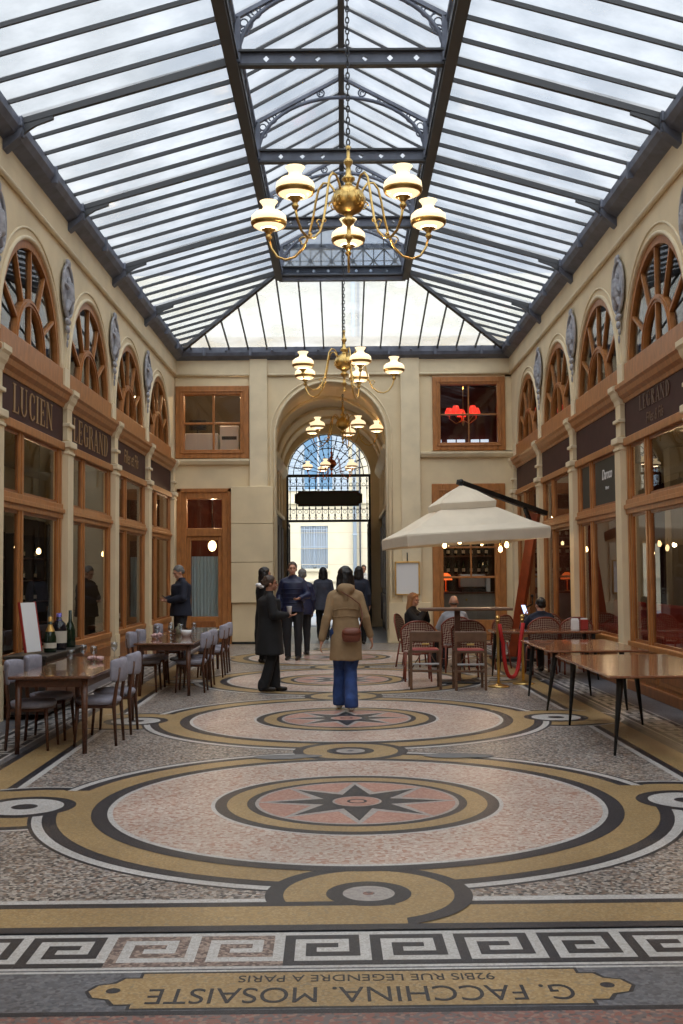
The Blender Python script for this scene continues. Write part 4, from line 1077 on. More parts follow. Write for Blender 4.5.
def bar_chair():
    e = empty('bar_chair'); w = M['barwood']
    b = MB(); b.box(-.19, .19, -.18, .18, .50, .545, M['redseat'], .018); b.build('seat', e)
    b = MB(); b.box(-.215, .215, -.215, -.185, .64, .79, w, .015); b.build('backrest', e)
    b = MB(); b.lathe([(.0, .0), (.02, .003), (.022, .01), (.0, .014)], M['brass'], 10); b.xf(Matrix.Translation((0, -.216, .61))); b.box(-.05, .05, -.206, -.196, .60, .625, M['brass'], .004); b.build('brass_plate', e)
    b = MB(); b.box(-.20, .20, -.205, -.185, .50, .53, w); b.build('seat_rail', e); b = MB(); b.box(-.2, .2, .165, .185, .47, .5, w); b.build('seat_rail', e)
    for s in (-1, 1):
        b = MB(); b.box(s*.215, s*.18, -.215, -.18, 0, .78, w, .006); b.build('leg', e)
        b = MB(); b.box(s*.215, s*.18, .165, .20, 0, .51, w, .006); b.build('leg', e)
        b = MB(); b.box(s*.205, s*.19, -.19, .18, .22, .25, w); b.build('side_stretcher', e)
        b = MB(); b.tube([(s*.18, -.19, .30), (s*.10, -.19, .42), (s*.06, -.19, .50)], .008, w, 6); b.build('brace', e)
    b = MB(); b.box(-.19, .19, -.21, -.19, .335, .36, M['steel'], .004); b.build('footrest', e)
    b = MB(); b.box(-.19, .19, -.205, -.19, .24, .27, w, .004); b.build('front_stretcher', e)
    return e
b1 = bar_chair(); place(b1, (1.08, 15.25, 0)); tag(b1, 'wooden bar chair with red seat, left of the two with plank backs', 'chair', 'plank-backed bar chairs')
b2 = copy_tree(b1); place(b2, (1.67, 15.10, 0)); tag(b2, 'wooden bar chair with red seat, right of the two, beside the rope', 'chair', 'plank-backed bar chairs')
e = empty('high_table', (1.72, 16.0, 0)); tag(e, 'tall brown bar table on a square dark post behind the bar chairs', 'table')
b = MB(); b.box(-.66, .66, -.22, .22, 1.03, 1.07, M['barwood'], .01); b.build('tabletop', e)
b = MB(); b.box(-.15, -.07, -.04, .04, .03, 1.03, M['walnut'], .005); b.build('post', e)
b = MB(); b.box(-.40, .18, -.22, .22, 0, .03, M['black'], .008); b.build('base', e)
e = empty('side_table', (1.98, 18.70, 0)); tag(e, 'low brown cafe table between the blonde woman and the bald man', 'table')
b = MB(); b.box(-.26, .30, -.26, .26, .66, .69, M['barwood'], .01); b.build('tabletop', e)
b = MB(); b.tube([(0, 0, .66), (0, 0, .03)], .03, M['black'], 10); b.build('post', e)
b = MB(); b.lathe([(.22, 0), (.22, .015), (.05, .03), (0, .035)], M['black'], 20); b.build('base', e)

# rope barrier
for i, (x, y, lb) in enumerate(((2.10, 15.36, 'brass rope post nearer the bar chairs'), (2.50, 15.74, 'brass rope post nearer the right tables'))):
    e = empty('rope_post', (x, y, 0)); tag(e, lb, 'post', 'brass posts of the rope barrier')
    b = MB(); b.lathe([(0, 0), (.15, 0), (.155, .012), (.13, .025), (.05, .04), (.025, .055), (0, .06)], M['brass'], 28); b.build('base', e)
    b = MB(); b.lathe([(.0, .04), (.02, .045), (.02, .88), (.032, .89), (.032, .91), (.02, .92), (0, .925)], M['brass'], 16); b.build('post', e)
    b = MB(); b.ball((0, 0, .945), .034, M['brass'], 14); b.build('finial', e)
b = MB(); A_ = Vector((2.12, 15.33, .86)); B_ = Vector((2.50, 15.68, .86)); pts = []
for k in range(25):
    t = k/24; u = .5-.5*math.cos(PI*t) if False else t
    x = math.sin(PI*(t-.5)); p = A_.lerp(B_, .5+.5*x*(.75 if abs(x) < .99 else .9)); p.z = .86-.74*(1-abs(2*t-1)**2.4); pts.append(p)
b.tube([A_]+pts[1:-1]+[B_], .027, M['rope'], 10)
o = b.build('barrier_rope'); tag(o, 'thick red velvet rope sagging between two brass posts', 'rope')

# umbrella
ue = empty('cantilever_parasol', (3.05, 20.0, 0)); tag(ue, 'large cream square parasol with vented top on a leaning mahogany mast', 'umbrella')
def UL(x, y, z): return (x-3.05, y-20.0, z)
uc = Vector((2.0, 18.9)); rot = R(8)
def sq(h, z, n_=8, sag=0.0, tilt=.055):
    out = []
    cs = [(-1, -1), (1, -1), (1, 1), (-1, 1)]
    for i in range(4):
        a, c = cs[i], cs[(i+1) % 4]
        for k in range(n_):
            t = k/n_; x = (a[0]+(c[0]-a[0])*t)*h; y = (a[1]+(c[1]-a[1])*t)*h; d = 4*t*(1-t)
            xr = x*math.cos(rot)-y*math.sin(rot); yr = x*math.sin(rot)+y*math.cos(rot)
            out.append(UL(uc.x+xr, uc.y+yr, z+xr*tilt+sag*d))
    return out
def skirt(rings, mt, name, par, thick=.012):
    b = MB(); vs = []; fs = []; n_ = len(rings[0])
    for r_ in rings: vs += r_
    for j in range(len(rings)-1):
        for k in range(n_): fs.append((j*n_+k, j*n_+(k+1) % n_, (j+1)*n_+(k+1) % n_, (j+1)*n_+k))
    m_ = len(vs); vs += [(x, y, z-thick) for x, y, z in vs]; fs += [tuple(i+m_ for i in reversed(f)) for f in fs]
    b.add(vs, fs, mt, False); return b.build(name, par)
skirt([sq(1.17, 2.06, sag=.015), sq(1.18, 2.21, sag=.01), sq(1.17, 2.24), sq(.93, 2.36, sag=-.03), sq(.5, 2.62, sag=-.02), sq(.42, 2.66)], M['canvas'], 'canopy', ue)
skirt([sq(.47, 2.64, sag=.01), sq(.48, 2.74), sq(.46, 2.76), sq(.22, 2.94, sag=-.02), sq(.03, 3.05)], M['canvas'], 'vent_top', ue)
for i in range(8):
    b = MB(); a = rot+PI/4+i*PI/4; rr = 1.12*math.sqrt(2) if i % 2 == 0 else 1.10
    b.bar(UL(uc.x+.03*math.cos(a), uc.y+.03*math.sin(a), 2.74), UL(uc.x+rr*math.cos(a), uc.y+rr*math.sin(a), 2.17+.055*rr*math.cos(a)), .018, .03, M['walnut']); b.build('rib', ue)
b = MB(); b.tube([UL(uc.x, uc.y, 2.70), UL(uc.x, uc.y, 3.12)], .035, M['black'], 10); b.ball(UL(uc.x, uc.y, 3.12), .05, M['black'], 10); b.build('hub', ue)
b = MB(); b.bar(UL(3.02, 20.1, .05), UL(3.42, 19.85, 2.62), .14, .16, M['mast']); b.build('mast', ue)
b = MB(); b.bar(UL(uc.x-.05, uc.y, 3.12), UL(3.62, 19.9, 2.62), .10, .08, M['black']); b.bar(UL(3.2, 19.6, 2.70), UL(3.38, 19.85, 2.3), .06, .06, M['black']); b.build('arm', ue)
b = MB(); b.box(-.42, .42, -.40, .40, 0, .06, M['black'], .01); b.tube([UL(3.22, 19.8, .95), UL(3.32, 19.72, 1.0), UL(3.32, 19.72, 1.12)], .015, M['black'], 6); b.ball(UL(3.32, 19.72, 1.15), .03, M['black'], 8); b.build('base', ue)
for i, (x, y, z, zt, lb) in enumerate(((1.66, 18.4, 2.03, 2.25, 'glowing filament bulb under the parasol, leftmost'), (1.93, 18.6, 2.10, 2.35, 'glowing filament bulb under the parasol, second from the left'),
        (2.52, 17.95, 1.95, 2.20, 'glowing filament bulb in the pair near the mast, left one'), (2.63, 18.0, 2.02, 2.20, 'glowing filament bulb in the pair near the mast, right one'))):
    e = empty('hanging_bulb', (x, y, z)); tag(e, lb, 'lamp', 'bare bulbs hanging under the parasol')
    b = MB(); b.tube([(0, 0, .07), (0, 0, zt-z)], .005, M['black'], 5); b.build('cable', e)
    b = MB(); b.lathe([(0, .045), (.018, .05), (.018, .09), (0, .095)], M['brass'], 10); b.build('socket', e)
    b = MB(); b.lathe([(0, -.055), (.025, -.045), (.035, -.01), (.028, .02), (.016, .045), (0, .05)], M['bulb_soft'], 12); b.build('bulb', e)

# ---------------------------------------------------------------- things on the tables
def wine_glass():
    b = MB(); b.lathe([(.0, 0), (.032, .001), (.032, .004), (.005, .01), (.004, .085), (.012, .095), (.033, .12), (.037, .15), (.033, .185), (.031, .185), (.034, .15), (.030, .122), (.01, .10)], M['clear'], 16)
    return b.build('wine_glass')
wgs = [(-2.60, 10.55, .69, 'wine glass on the near left table, nearest the camera'), (-2.50, 11.05, .69, 'wine glass on the near left table, beside the crumpled napkin'), (-2.66, 11.3, .69, 'wine glass on the near left table, toward the window'), (-2.42, 11.65, .69, 'wine glass at the far end of the near left table'),
       (-2.55, 15.1, .69, 'wine glass on the second left table, nearest the camera'), (-2.40, 15.3, .69, 'wine glass on the second left table, nearer the aisle'), (-2.32, 15.75, .69, 'wine glass in the middle of the second left table'), (-2.20, 16.2, .69, 'wine glass on the aisle side of the second left table'), (-2.55, 16.3, .69, 'wine glass on the window side of the second left table, far end')]
c0 = None
for x, y, z, lb in wgs:
    if c0 is None: c0 = o = wine_glass()
    else: o = c0.copy(); C.objects.link(o)
    place(o, (x, y, z)); tag(o, lb, 'wine glass', 'wine glasses on the left tables')
pinkm = mat('pink_white_napkin', (.55, .35, .34), .8, var=.3, vscale=30)
for x, y, nm, lb in ((-2.58, 11.45, 'napkin', 'crumpled pink and white napkin on the near left table'), (-2.62, 15.55, 'napkin', 'pink napkin bundle on the second left table')):
    b = MB(); random.seed(int(y*10))
    for k in range(7): b.ball((random.uniform(-.06, .06), random.uniform(-.07, .07), .028+random.uniform(-.004, .02)), (random.uniform(.03, .05), random.uniform(.03, .05), random.uniform(.018, .028)), pinkm, 8)
    o = weld(nm, b, .008, smooth=2, wrinkle=.012, wscale=40); zmin = min(v.co.z for v in o.data.vertices)
    for v in o.data.vertices: v.co.z -= zmin
    o.location = (x, y, .6905); tag(o, lb, 'napkin')
b = MB(); b.lathe([(0, 0), (.05, 0), (.075, .05), (.08, .09), (.076, .09), (.07, .05), (.045, .008), (0, .008)], M['white'], 18); o = b.build('bowl'); o.location = (-2.28, 15.95, .69); tag(o, 'small white bowl on the second left table', 'bowl')
b = MB(); b.lathe([(0, 0), (.05, 0), (.055, .10), (.02, .13), (.02, .16), (0, .16)], mat('sage_ceramic', (.20, .20, .14), .5), 18); o = b.build('jug'); o.location = (-2.46, 16.5, .69); tag(o, 'sage-coloured jug at the far end of the second left table', 'jug')

# sideboard with bottles beside the shop window
e = empty('sideboard', (-3.50, 13.1, 0)); tag(e, 'dark wooden sideboard under the first left shop window', 'sideboard')
b = MB(); b.box(-.24, .24, -.95, .95, .66, .70, M['interior_dk'], .01); b.build('top', e)
b = MB(); b.box(-.21, .21, -.90, .90, .06, .66, M['interior_dk'], .006); b.build('cabinet_body', e)
for s in (-1, 1): b = MB(); b.box(.21, .225, s*.45-.42, s*.45+.42, .10, .62, M['walnut'], .006); b.build('door', e)
def bottle(name, prof, mt, extras, loc, lb):
    e = empty(name, loc); tag(e, lb, 'bottle', 'bottles on the sideboard')
    b = MB(); b.lathe(prof, mt, 20); b.build('glass_body', e)
    for nm, pr, m_ in extras: b = MB(); b.lathe(pr, m_, 20); b.build(nm, e)
bottle('champagne_bottle', [(0, 0), (.065, 0), (.07, .02), (.07, .16), (.055, .23), (.025, .30), (.02, .38), (0, .38)], M['dkgreen'],
       [('foil', [(.052, .238), (.040, .27), (.0265, .302), (.022, .33), (.0215, .40), (.012, .405), (0, .405)], M['goldfoil']), ('label', [(.0712, .05), (.0712, .11)], M['label'])], (-3.38, 12.75, .70), 'dark green champagne bottle with gold foil neck on the sideboard')
bottle('magnum_bottle', [(0, 0), (.085, 0), (.09, .02), (.09, .25), (.075, .31), (.035, .345), (.03, .42), (0, .42)], M['darkglass'],
       [('foil', [(.0365, .345), (.0325, .36), (.032, .43), (0, .432)], M['purplecap']), ('label', [(.0915, .08), (.0915, .22)], M['label'])], (-3.40, 13.22, .70), 'wide near-black magnum with violet cap and paper label on the sideboard')
bottle('wine_bottle', [(0, 0), (.06, 0), (.065, .02), (.065, .20), (.05, .26), (.022, .32), (.019, .44), (0, .44)], M['dkgreen'],
       [('foil', [(.0235, .32), (.0205, .34), (.0205, .445), (0, .448)], M['dkgreen'])], (-3.38, 13.68, .70), 'tall slim green bottle at the far end of the sideboard')
e = empty('menu_board', (-3.50, 12.50, .72)); tag(e, 'white leaning menu board with a reddish edge beside the champagne bottle', 'board')
e.rotation_euler = (R(-10), 0, R(68))
b = MB(); b.box(-.13, .13, -.012, .012, .0, .56, M['white'], .006); b.build('panel', e)
b = MB(); b.box(-.145, -.13, -.016, .016, 0, .57, M['redseat'], .004); b.box(.13, .145, -.016, .016, 0, .57, M['redseat'], .004); b.build('frame', e)

# menu case on the end wall
e = empty('menu_case', (1.42, 25.08, 1.07)); tag(e, 'framed white menu case hanging on the cream wall right of the arch', 'menu')
b = MB(); 
for q in ((-.28, -.25, 0, .76), (.25, .28, 0, .76), (-.28, .28, 0, .03), (-.28, .28, .73, .76)): b.box(q[0], q[1], -.035, .02, q[2], q[3], M['brass'], .004)
b.build('frame', e)
b = MB(); b.box(-.25, .25, -.005, .018, .03, .73, M['white']); b.build('paper', e)
b = MB(); b.tube([(0, -.06, .76), (0, -.06, .93), (0, .0, .95)], .012, M['black'], 6); b.build('picture_lamp', e)

# cutlery stands on the wide table
for i, (x, y, mt, nm, lb) in enumerate(((3.42, 16.6, M['white'], 'napkin_holder', 'white napkin holder on the wide right table'), (3.56, 16.62, M['redseat'], 'napkin_holder', 'red napkin holder beside the white one on the wide right table'))):
    b = MB(); b.box(-.055, .055, -.04, .04, 0, .15, mt, .008); b.box(-.045, .045, -.03, .03, .15, .17, M['white'], .004); o = b.build(nm); o.location = (x, y, .71); tag(o, lb, 'napkin holder')

# ---------------------------------------------------------------- inside the rooms
def pendant(loc, ztop, mt, lb, grp, r=.05, shade=None):
    e = empty('pendant_lamp', loc); tag(e, lb, 'lamp', grp)
    b = MB(); b.tube([(0, 0, r*1.3), (0, 0, ztop-loc[2])], .006, M['black'], 5); b.build('cable', e)
    b = MB(); b.lathe([(0, -r*1.2), (r*.7, -r*.9), (r, -.1*r), (r*.8, r*.7), (r*.35, r*1.3), (0, r*1.35)], mt, 14); b.build('bulb', e)
    if shade: b = MB(); b.lathe([(r*2.6, -r*.2), (r*2.3, r*.6), (r*.8, r*1.5), (r*.7, r*1.5), (r*2.2, r*.5)], shade, 18); b.build('shade', e)
    return e
gl = 'pendant lamps inside the left shop'; gr2 = 'pendant lamps inside the right restaurant'
for k, (y, z) in enumerate(((12.9, 2.0), (14.3, 1.85), (16.6, 2.0), (19.6, 2.0), (22.6, 2.0))):
    pendant((-4.9-(k % 2)*.5, y, z), 3.9, M['bulb_soft'], 'small warm pendant bulb in the left shop, number %s window from the camera' % ['first', 'first, farther', 'second', 'third', 'fourth'][k], gl, .045)
for k, (y, z) in enumerate(((12.9, 1.85), (14.9, 2.0), (17.0, 1.85), (19.9, 2.0), (21.6, 2.0), (23.6, 2.0))):
    pendant((4.7+(k % 2)*.4, y, z), 3.9, M['bulb_soft'], 'small warm pendant bulb in the right restaurant, %s' % ['behind the first window', 'behind the narrow light of the first window', 'behind the second window', 'behind the third window', 'at the near end of the fourth window', 'behind the fourth window'][k], gr2, .045)
def shelf_unit(loc, rz, l, h, name, lb, cat):
    e = empty(name, loc, rz); tag(e, lb, cat)
    b = MB(); b.box(-l/2, l/2, .15, .18, 0, h, M['interior_dk']); 
    for x in (-l/2, 0, l/2): b.box(x-.02, x+.02, -.15, .18, 0, h, M['interior_dk'])
    b.build('carcass', e)
    n_ = int(h/.45)
    for k in range(n_): b = MB(); b.box(-l/2, l/2, -.15, .15, .1+k*.45, .125+k*.45, M['walnut']); b.build('shelf', e)
    return e
shb = MB(); shb.lathe([(0, 0), (.04, 0), (.04, .19), (.015, .24), (.014, .31), (0, .31)], M['dkgreen'], 10); shb.lathe([(.041, .05), (.041, .13)], M['label'], 10)
sb0 = shb.build('wine_bottle'); first = True
wl = ['first', 'second', 'third', 'fourth']
for k, yc in enumerate(BY[-4:]):
    shelf_unit((-6.6, yc, 0.01), R(90), 2.4, 2.4, 'wine_shelf', 'dark wine shelving inside the left shop behind the %s window from the camera' % wl[k], 'shelf')
    for lev in range(1, 5):
        for j in range(7):
            if first: o = sb0; first = False
            else: o = sb0.copy(); C.objects.link(o)
            o.location = (-6.62, yc+(-1.0, -.72, -.44, -.16, .16, .44, .72)[j], .136+lev*.45); tag(o, 'wine bottle on the dark shelving behind the %s left window' % wl[k], 'bottle', 'wine bottles on the shelving behind the %s left window' % wl[k])
# display bottles just inside the third left window
for j in range(5):
    o = sb0.copy(); C.objects.link(o); o.location = (-4.25, BY[-2]-.1+j*.25, .70); o.scale = (1.3,)*3; tag(o, 'tall bottle in a row on the sill inside the third left window', 'bottle', 'bottles inside the third left window')
e = empty('display_counter', (-4.27, BY[-2]+.3, .01)); tag(e, 'low display counter inside the third left window', 'counter')
b = MB(); b.box(-.2, .2, -.9, .9, .62, .69, M['walnut'], .01); b.build('top', e); b = MB(); b.box(-.17, .17, -.85, .85, 0, .62, M['interior_dk'], .006); b.build('cabinet_body', e)
# right restaurant: banquettes and pale columns
for k, yc in enumerate(BY[-4:]):
    e = empty('banquette', (5.6, yc, .01)); tag(e, 'red banquette seat inside the restaurant behind the %s right window' % wl[k], 'bench')
    b = MB(); b.box(-.25, .25, -1.1, 1.1, .12, .45, M['redseat'], .04); b.build('seat', e)
    b = MB(); b.box(.22, .36, -1.1, 1.1, .05, .95, M['redseat'], .04); b.build('backrest', e)
    b = MB(); b.box(-.2, .3, -1.05, 1.05, 0, .12, M['black']); b.build('plinth', e)
    e = empty('interior_column', (6.3, yc+1.0, .01)); tag(e, 'pale square column inside the restaurant behind the %s right window' % wl[k], 'column')
    b = MB(); b.box(-.2, .2, -.2, .2, 0, 3.88, M['interior_pale'], .01); b.build('shaft', e); b = MB(); b.box(-.24, .24, -.24, .24, 0, .2, M['interior_pale'], .02); b.build('foot', e)

# back door: voile curtain, wall lamp; office; lounge; bar
b = MB(); n_ = 40; vs = []; fs = []
for j in range(2):
    for k in range(n_+1): vs.append((-.31+.62*k/n_, .02*math.sin(k*1.25), -.02 if j == 0 else 1.36))
fs = [(k, k+1, n_+2+k, n_+1+k) for k in range(n_)]; b.add(vs, fs, M['curtain'], True); o = b.build('voile_curtain'); o.location = (-3.17, 25.34, .62); tag(o, 'pale blue voile half-curtain behind the glazed door', 'curtain')
e = empty('wall_lamp', (-3.16, 26.6, 2.25)); tag(e, 'warm round lamp glowing behind the glazed door', 'lamp')
b = MB(); b.ball((0, 0, 0), (.10, .10, .13), M['bulb_soft'], 14); b.build('globe', e); b = MB(); b.tube([(0, 0, .15), (0, 0, 1.5)], .01, M['black'], 6); b.build('rod', e)
e = empty('office_cabinet', (-3.0, 25.95, 4.002)); tag(e, 'white cabinet with a printer shape seen through the upper left window', 'cabinet')
b = MB(); b.box(-.80, .05, 0, .4, 0, .88, M['white'], .01); b.build('cabinet_body', e); b = MB(); b.box(.10, .55, -.05, .4, 0, 1.05, M['white'], .02); b.box(.15, .5, -.06, .3, .72, .80, M['iron_dk'], .005); b.build('printer', e)
e = empty('desk_monitor', (-3.45, 26.2, 4.885)); tag(e, 'dark monitor on the white cabinet in the upper left window', 'monitor')
b = MB(); b.box(-.2, .2, -.02, .02, .1, .35, M['black'], .008); b.build('screen', e); b = MB(); b.box(-.08, .08, -.08, .08, 0, .012, M['black']); b.box(-.015, .015, -.01, .01, .01, .12, M['black']); b.build('stand', e)
e = empty('red_chandelier', (2.86, 26.3, 5.30)); tag(e, 'small chandelier with three glowing red shades in the upper right window', 'chandelier')
b = MB(); b.lathe([(0, -.25), (.02, -.22), (.04, -.15), (.02, -.1), (.03, 0), (.01, .1), (.01, .98)], M['brass'], 10); b.build('stem', e)
for k in range(5):
    a = R(90+72*k); c_, s_ = math.cos(a)*.34, math.sin(a)*.34
    m = MB(); m.tube([(0, 0, -.1), (c_*.5, s_*.5, -.18), (c_, s_, -.05), (c_, s_, .05)], .01, M['brass'], 6); ar_ = m.build('arm', e)
    m = MB(); m.lathe([(.11, .03), (.10, .10), (.06, .20), (.055, .20), (.09, .10)], M['redlamp'], 14, (c_, s_, 0)); m.build('lamp_shade', ar_)
b = MB(); 
for x in (2.05, 2.75, 3.45): b.box(x-.02, x+.5, 28.1, 28.15, 4.5, 5.0, M['white'])
e = empty('lit_window', (2.9, 28.12, 4.45)); tag(e, 'bright far window panes seen low through the upper right window', 'window')
for k in range(3): b = MB(); b.box(-.85+k*.6, -.40+k*.6, 0, .03, 0, .5, emis('daylight_pane_%d' % k, (.75, .85, 1.0), .8)); b.build('pane', e)
b = MB()
for k in range(3):
    b.box(-.64+k*.6, -.61+k*.6, -.02, 0, 0, .5, M['black']); b.box(-.85+k*.6, -.40+k*.6, -.02, 0, .08, .1, M['black'])
b.build('glazing_bars', e)
e = empty('bar_counter', (2.88, 26.3, .01)); tag(e, 'white bar counter front seen behind the bald man', 'counter')
b = MB(); b.box(-.75, .75, 0, .5, 0, 1.06, mat('dull_white_counter', (.32, .30, .27), .5), .01); b.build('front', e); b = MB(); b.box(-.8, .8, -.05, .55, 1.06, 1.10, M['walnut'], .01); b.build('top', e)
b = MB(); b.ball((0, -.02, .92), .03, M['brass'], 8); b.build('knob', e)
e = empty('back_shelf', (2.88, 27.6, .01)); tag(e, 'dark bar shelf with bottles behind the lower right window', 'shelf')
b = MB(); b.box(-.8, .8, .1, .14, 0, 3.0, M['interior_dk']); b.build('back_panel', e)
for z in (1.5, 1.95, 2.4): b = MB(); b.box(-.8, .8, -.15, .12, z, z+.03, M['walnut']); b.build('shelf', e)
for z in (1.5, 1.95, 2.4):
    for j in range(8): o = sb0.copy(); C.objects.link(o); o.location = (2.20+j*.19, 27.58, z+.042); tag(o, 'bottle on the bar shelf behind the lower right window', 'bottle', 'bottles on the bar shelf')
e = empty('coffee_machine', (3.05, 26.55, 1.11)); tag(e, 'bright steel espresso machine on the bar counter', 'machine')
b = MB(); b.box(-.32, .3, -.18, .2, .10, .42, M['steel'], .03); b.box(-.28, .26, -.2, .15, 0, .08, M['black'], .01); b.build('machine_body', e); b = MB(); b.box(.32, .42, -.12, .0, .0, .35, M['white'], .01); b.build('cup_stack', e)
b = MB(); b.lathe([(.16, 0), (.13, .10), (.05, .17), (.045, .17), (.12, .09)], M['orangeglow'], 16); b.v = [(x, y, z+.28) for x, y, z in b.v]; o = empty('orange_lamp', (2.42, 26.55, 1.112)); b.build('lamp_shade', o); tag(o, 'orange glowing dome lamp on the counter behind the bald man', 'lamp')
bk = MB(); bk.lathe([(0, 0), (.07, 0), (.07, .02), (.012, .035), (.012, .33), (0, .33)], M['brass'], 14); bk.build('base', o)
for k, x in enumerate((2.5, 3.3)): pendant((x, 26.6, 2.25), 3.7, M['bulb_soft'], 'warm bulb over the bar, %s one' % ('left', 'right')[k], 'bulbs over the bar', .04)
# ================================================================= PEOPLE
def person(label, loc, face, H=1.64, pose=None, top='blackcloth', legs='blackcloth', hem=.50, hair='hairblack', hairlen=0.0, shoe='shoe', skin='skin', flare=False,
           bulk=1.0, hood=False, collar=None, seated=False, bald=False, detail=.009, skirtw=.0, cuffs=None, bun=False):
    """local frame: +Y is the way the body faces, +X its right-hand side; unit figure 1.70 m tall"""
    k = H/1.70
    J = dict(aL=(-.09, 0, .08), aR=(.09, 0, .08), kL=(-.10, .03, .50), kR=(.10, .03, .50), hL=(-.09, 0, .92), hR=(.09, 0, .92), wa=(0, 0, 1.08), ch=(0, .0, 1.30), nk=(0, -.01, 1.45),
             sL=(-.158, -.01, 1.375), sR=(.158, -.01, 1.375), eL=(-.215, -.04, 1.10), eR=(.215, -.04, 1.10), wL=(-.225, .03, .87), wR=(.225, .03, .87), hd=(0, .02, 1.585), look=0, nod=0, fL=0, fR=0)
    if seated:
        J.update(hL=(-.09, 0, .50), hR=(.09, 0, .50), kL=(-.12, .42, .52), kR=(.12, .42, .52), aL=(-.12, .40, .08), aR=(.12, .40, .08))
        for q in ('wa', 'ch', 'nk', 'sL', 'sR', 'eL', 'eR', 'wL', 'wR', 'hd'): x, y, z = J[q]; J[q] = (x, y, z-.42)
    if pose: J.update(pose)
    V = {q: Vector(v) if isinstance(v, tuple) else v for q, v in J.items()}
    S = M[skin]; b = MB()
    # head
    hd = V['hd']; yaw = R(V['look']); nod = R(V['nod']); Hm = Matrix.Translation(hd) @ Euler((nod, 0, yaw), 'XYZ').to_matrix().to_4x4()
    h = MB()
    h.ball((0, -.012, .025), (.073, .092, .090), S, 18); h.ball((0, .022, -.035), (.056, .062, .075), S, 14); h.ball((0, .052, -.085), (.030, .026, .022), S, 10)
    h.cap((0, .082, .012), (0, .104, -.028), .009, .014, S, 8); h.ball((0, .080, .030), (.048, .014, .012), S, 10)
    for s in (-1, 1): h.ball((s*.074, -.006, -.010), (.011, .020, .031), S, 8); h.ball((s*.036, .060, -.028), (.022, .020, .020), S, 8)
    h.ball((0, .084, -.058), (.022, .010, .007), S, 8); h.ball((0, .081, -.068), (.019, .010, .007), S, 8)
    h.xf(Hm); 
    for i in range(0): pass
    off = len(b.v); b.v += h.v; b.f += [[i+off for i in f] for f in h.f]; b.mi += [b.m(S)]*len(h.f); b.smooth += h.smooth
    nb_ = V['nk']; b.cap(nb_-Vector((0, 0, .05)), hd+Vector((0, -.015, -.05)), .055, .050, S)
    # torso and limbs
    pel = (V['hL']+V['hR'])/2
    b.cap(V['ch']+Vector((-.055, 0, -.01)), V['ch']+Vector((.055, 0, -.01)), .085, .085, S); b.cap(V['ch'], V['wa'], .12, .105, S); b.cap(V['wa'], pel+Vector((0, 0, .02)), .105, .12, S)
    for s in 'LR':
        sg = -1 if s == 'L' else 1
        b.cap(V['nk']-Vector((0, 0, .03)), V['s'+s]-Vector((0, 0, .02)), .035, .038, S); b.cap(V['s'+s]-Vector((0, 0, .015)), V['e'+s], .042, .034, S); b.cap(V['e'+s], V['w'+s], .036, .025, S)
        b.cap(V['h'+s], V['k'+s], .085, .055, S); b.cap(V['k'+s], V['a'+s], .055, .035, S)
        a = V['a'+s]; fd = Vector((math.sin(R(V['f'+s])), math.cos(R(V['f'+s])), 0)); b.cap(a-fd*.03+Vector((0, 0, -.03)), a+fd*.13+Vector((0, 0, -.045)), .036, .028, S)
        # hand: palm, four curled fingers, thumb
        w = V['w'+s]; d = (w-V['e'+s]).normalized(); fwd = Vector((0, 1, 0)); fwd = (fwd-d*fwd.dot(d)).normalized(); sd = d.cross(fwd).normalized()
        if sd.x*sg > 0: sd = -sd            # towards the body: direction the palm faces
        c = w+d*.05
        b.cap(w, w+d*.03, .024, .026, S, 8)
        for t in (-.022, -.008, .008, .022): b.cap(w+d*.02+fwd*t*.8, w+d*.085+fwd*t, .0135, .0115, S, 8)
        for i, t in enumerate((.027, .0095, -.009, -.026)):
            L_ = (.036, .041, .038, .030)[i]; r0 = w+d*.088+fwd*t; r1 = r0+(d*.95+sd*.30).normalized()*L_; r2 = r1+(d*.65+sd*.75).normalized()*L_*.8
            b.cap(r0, r1, .0095, .0088, S, 8); b.cap(r1, r2, .0086, .0072, S, 8)
        t0 = w+d*.025+fwd*.026; t1 = t0+(d*.6+fwd*.8).normalized()*.038; t2 = t1+(d*.9+fwd*.35+sd*.3).normalized()*.030
        b.cap(t0, t1, .0125, .010, S, 8); b.cap(t1, t2, .010, .008, S, 8)
    o = weld('person', b, detail, smooth=3)
    o.location = loc; o.rotation_euler = (0, 0, R(face)); o.scale = (k,)*3
    tag(o, label, 'person')
    # eyes, lips, brows
    e = MB()
    for s in (-1, 1): e.ball((s*.030, .083, .010), (.011, .006, .007), M['eye'], 8); e.box(s*.016, s*.044, .086, .094, .026, .031, M[hair])
    e.xf(Hm); e.build('eyes', o)
    e = MB(); e.ball((0, .093, -.060), (.021, .007, .006), M['lip'], 8); e.xf(Hm); e.build('lips', o)
    # hair
    if not bald:
        e = MB(); Hh = M[hair]
        e.ball((0, -.022, .040), (.084, .100, .092) if hairlen == 0 else (.094, .108, .098), Hh, 18)
        if hairlen > 0:
            e.cap((-.052, -.035, .0), (-.060, -.045, -.06-hairlen), .056, .052, Hh); e.cap((.052, -.035, .0), (.060, -.045, -.06-hairlen), .056, .052, Hh)
            e.cap((0, -.065, .0), (0, -.075, -.07-hairlen), .065, .062, Hh)
        else: e.cap((-.03, -.065, -.01), (.03, -.065, -.01), .045, .045, Hh)
        if bun: e.ball((0, -.11, .02), (.045, .04, .045), Hh, 10)
        e.xf(Hm)
        hh = weld('hair', e, .009, o, smooth=2, wrinkle=.007, wscale=38)
        # keep the face free of hair
        inv = Hm.inverted(); me = hh.data
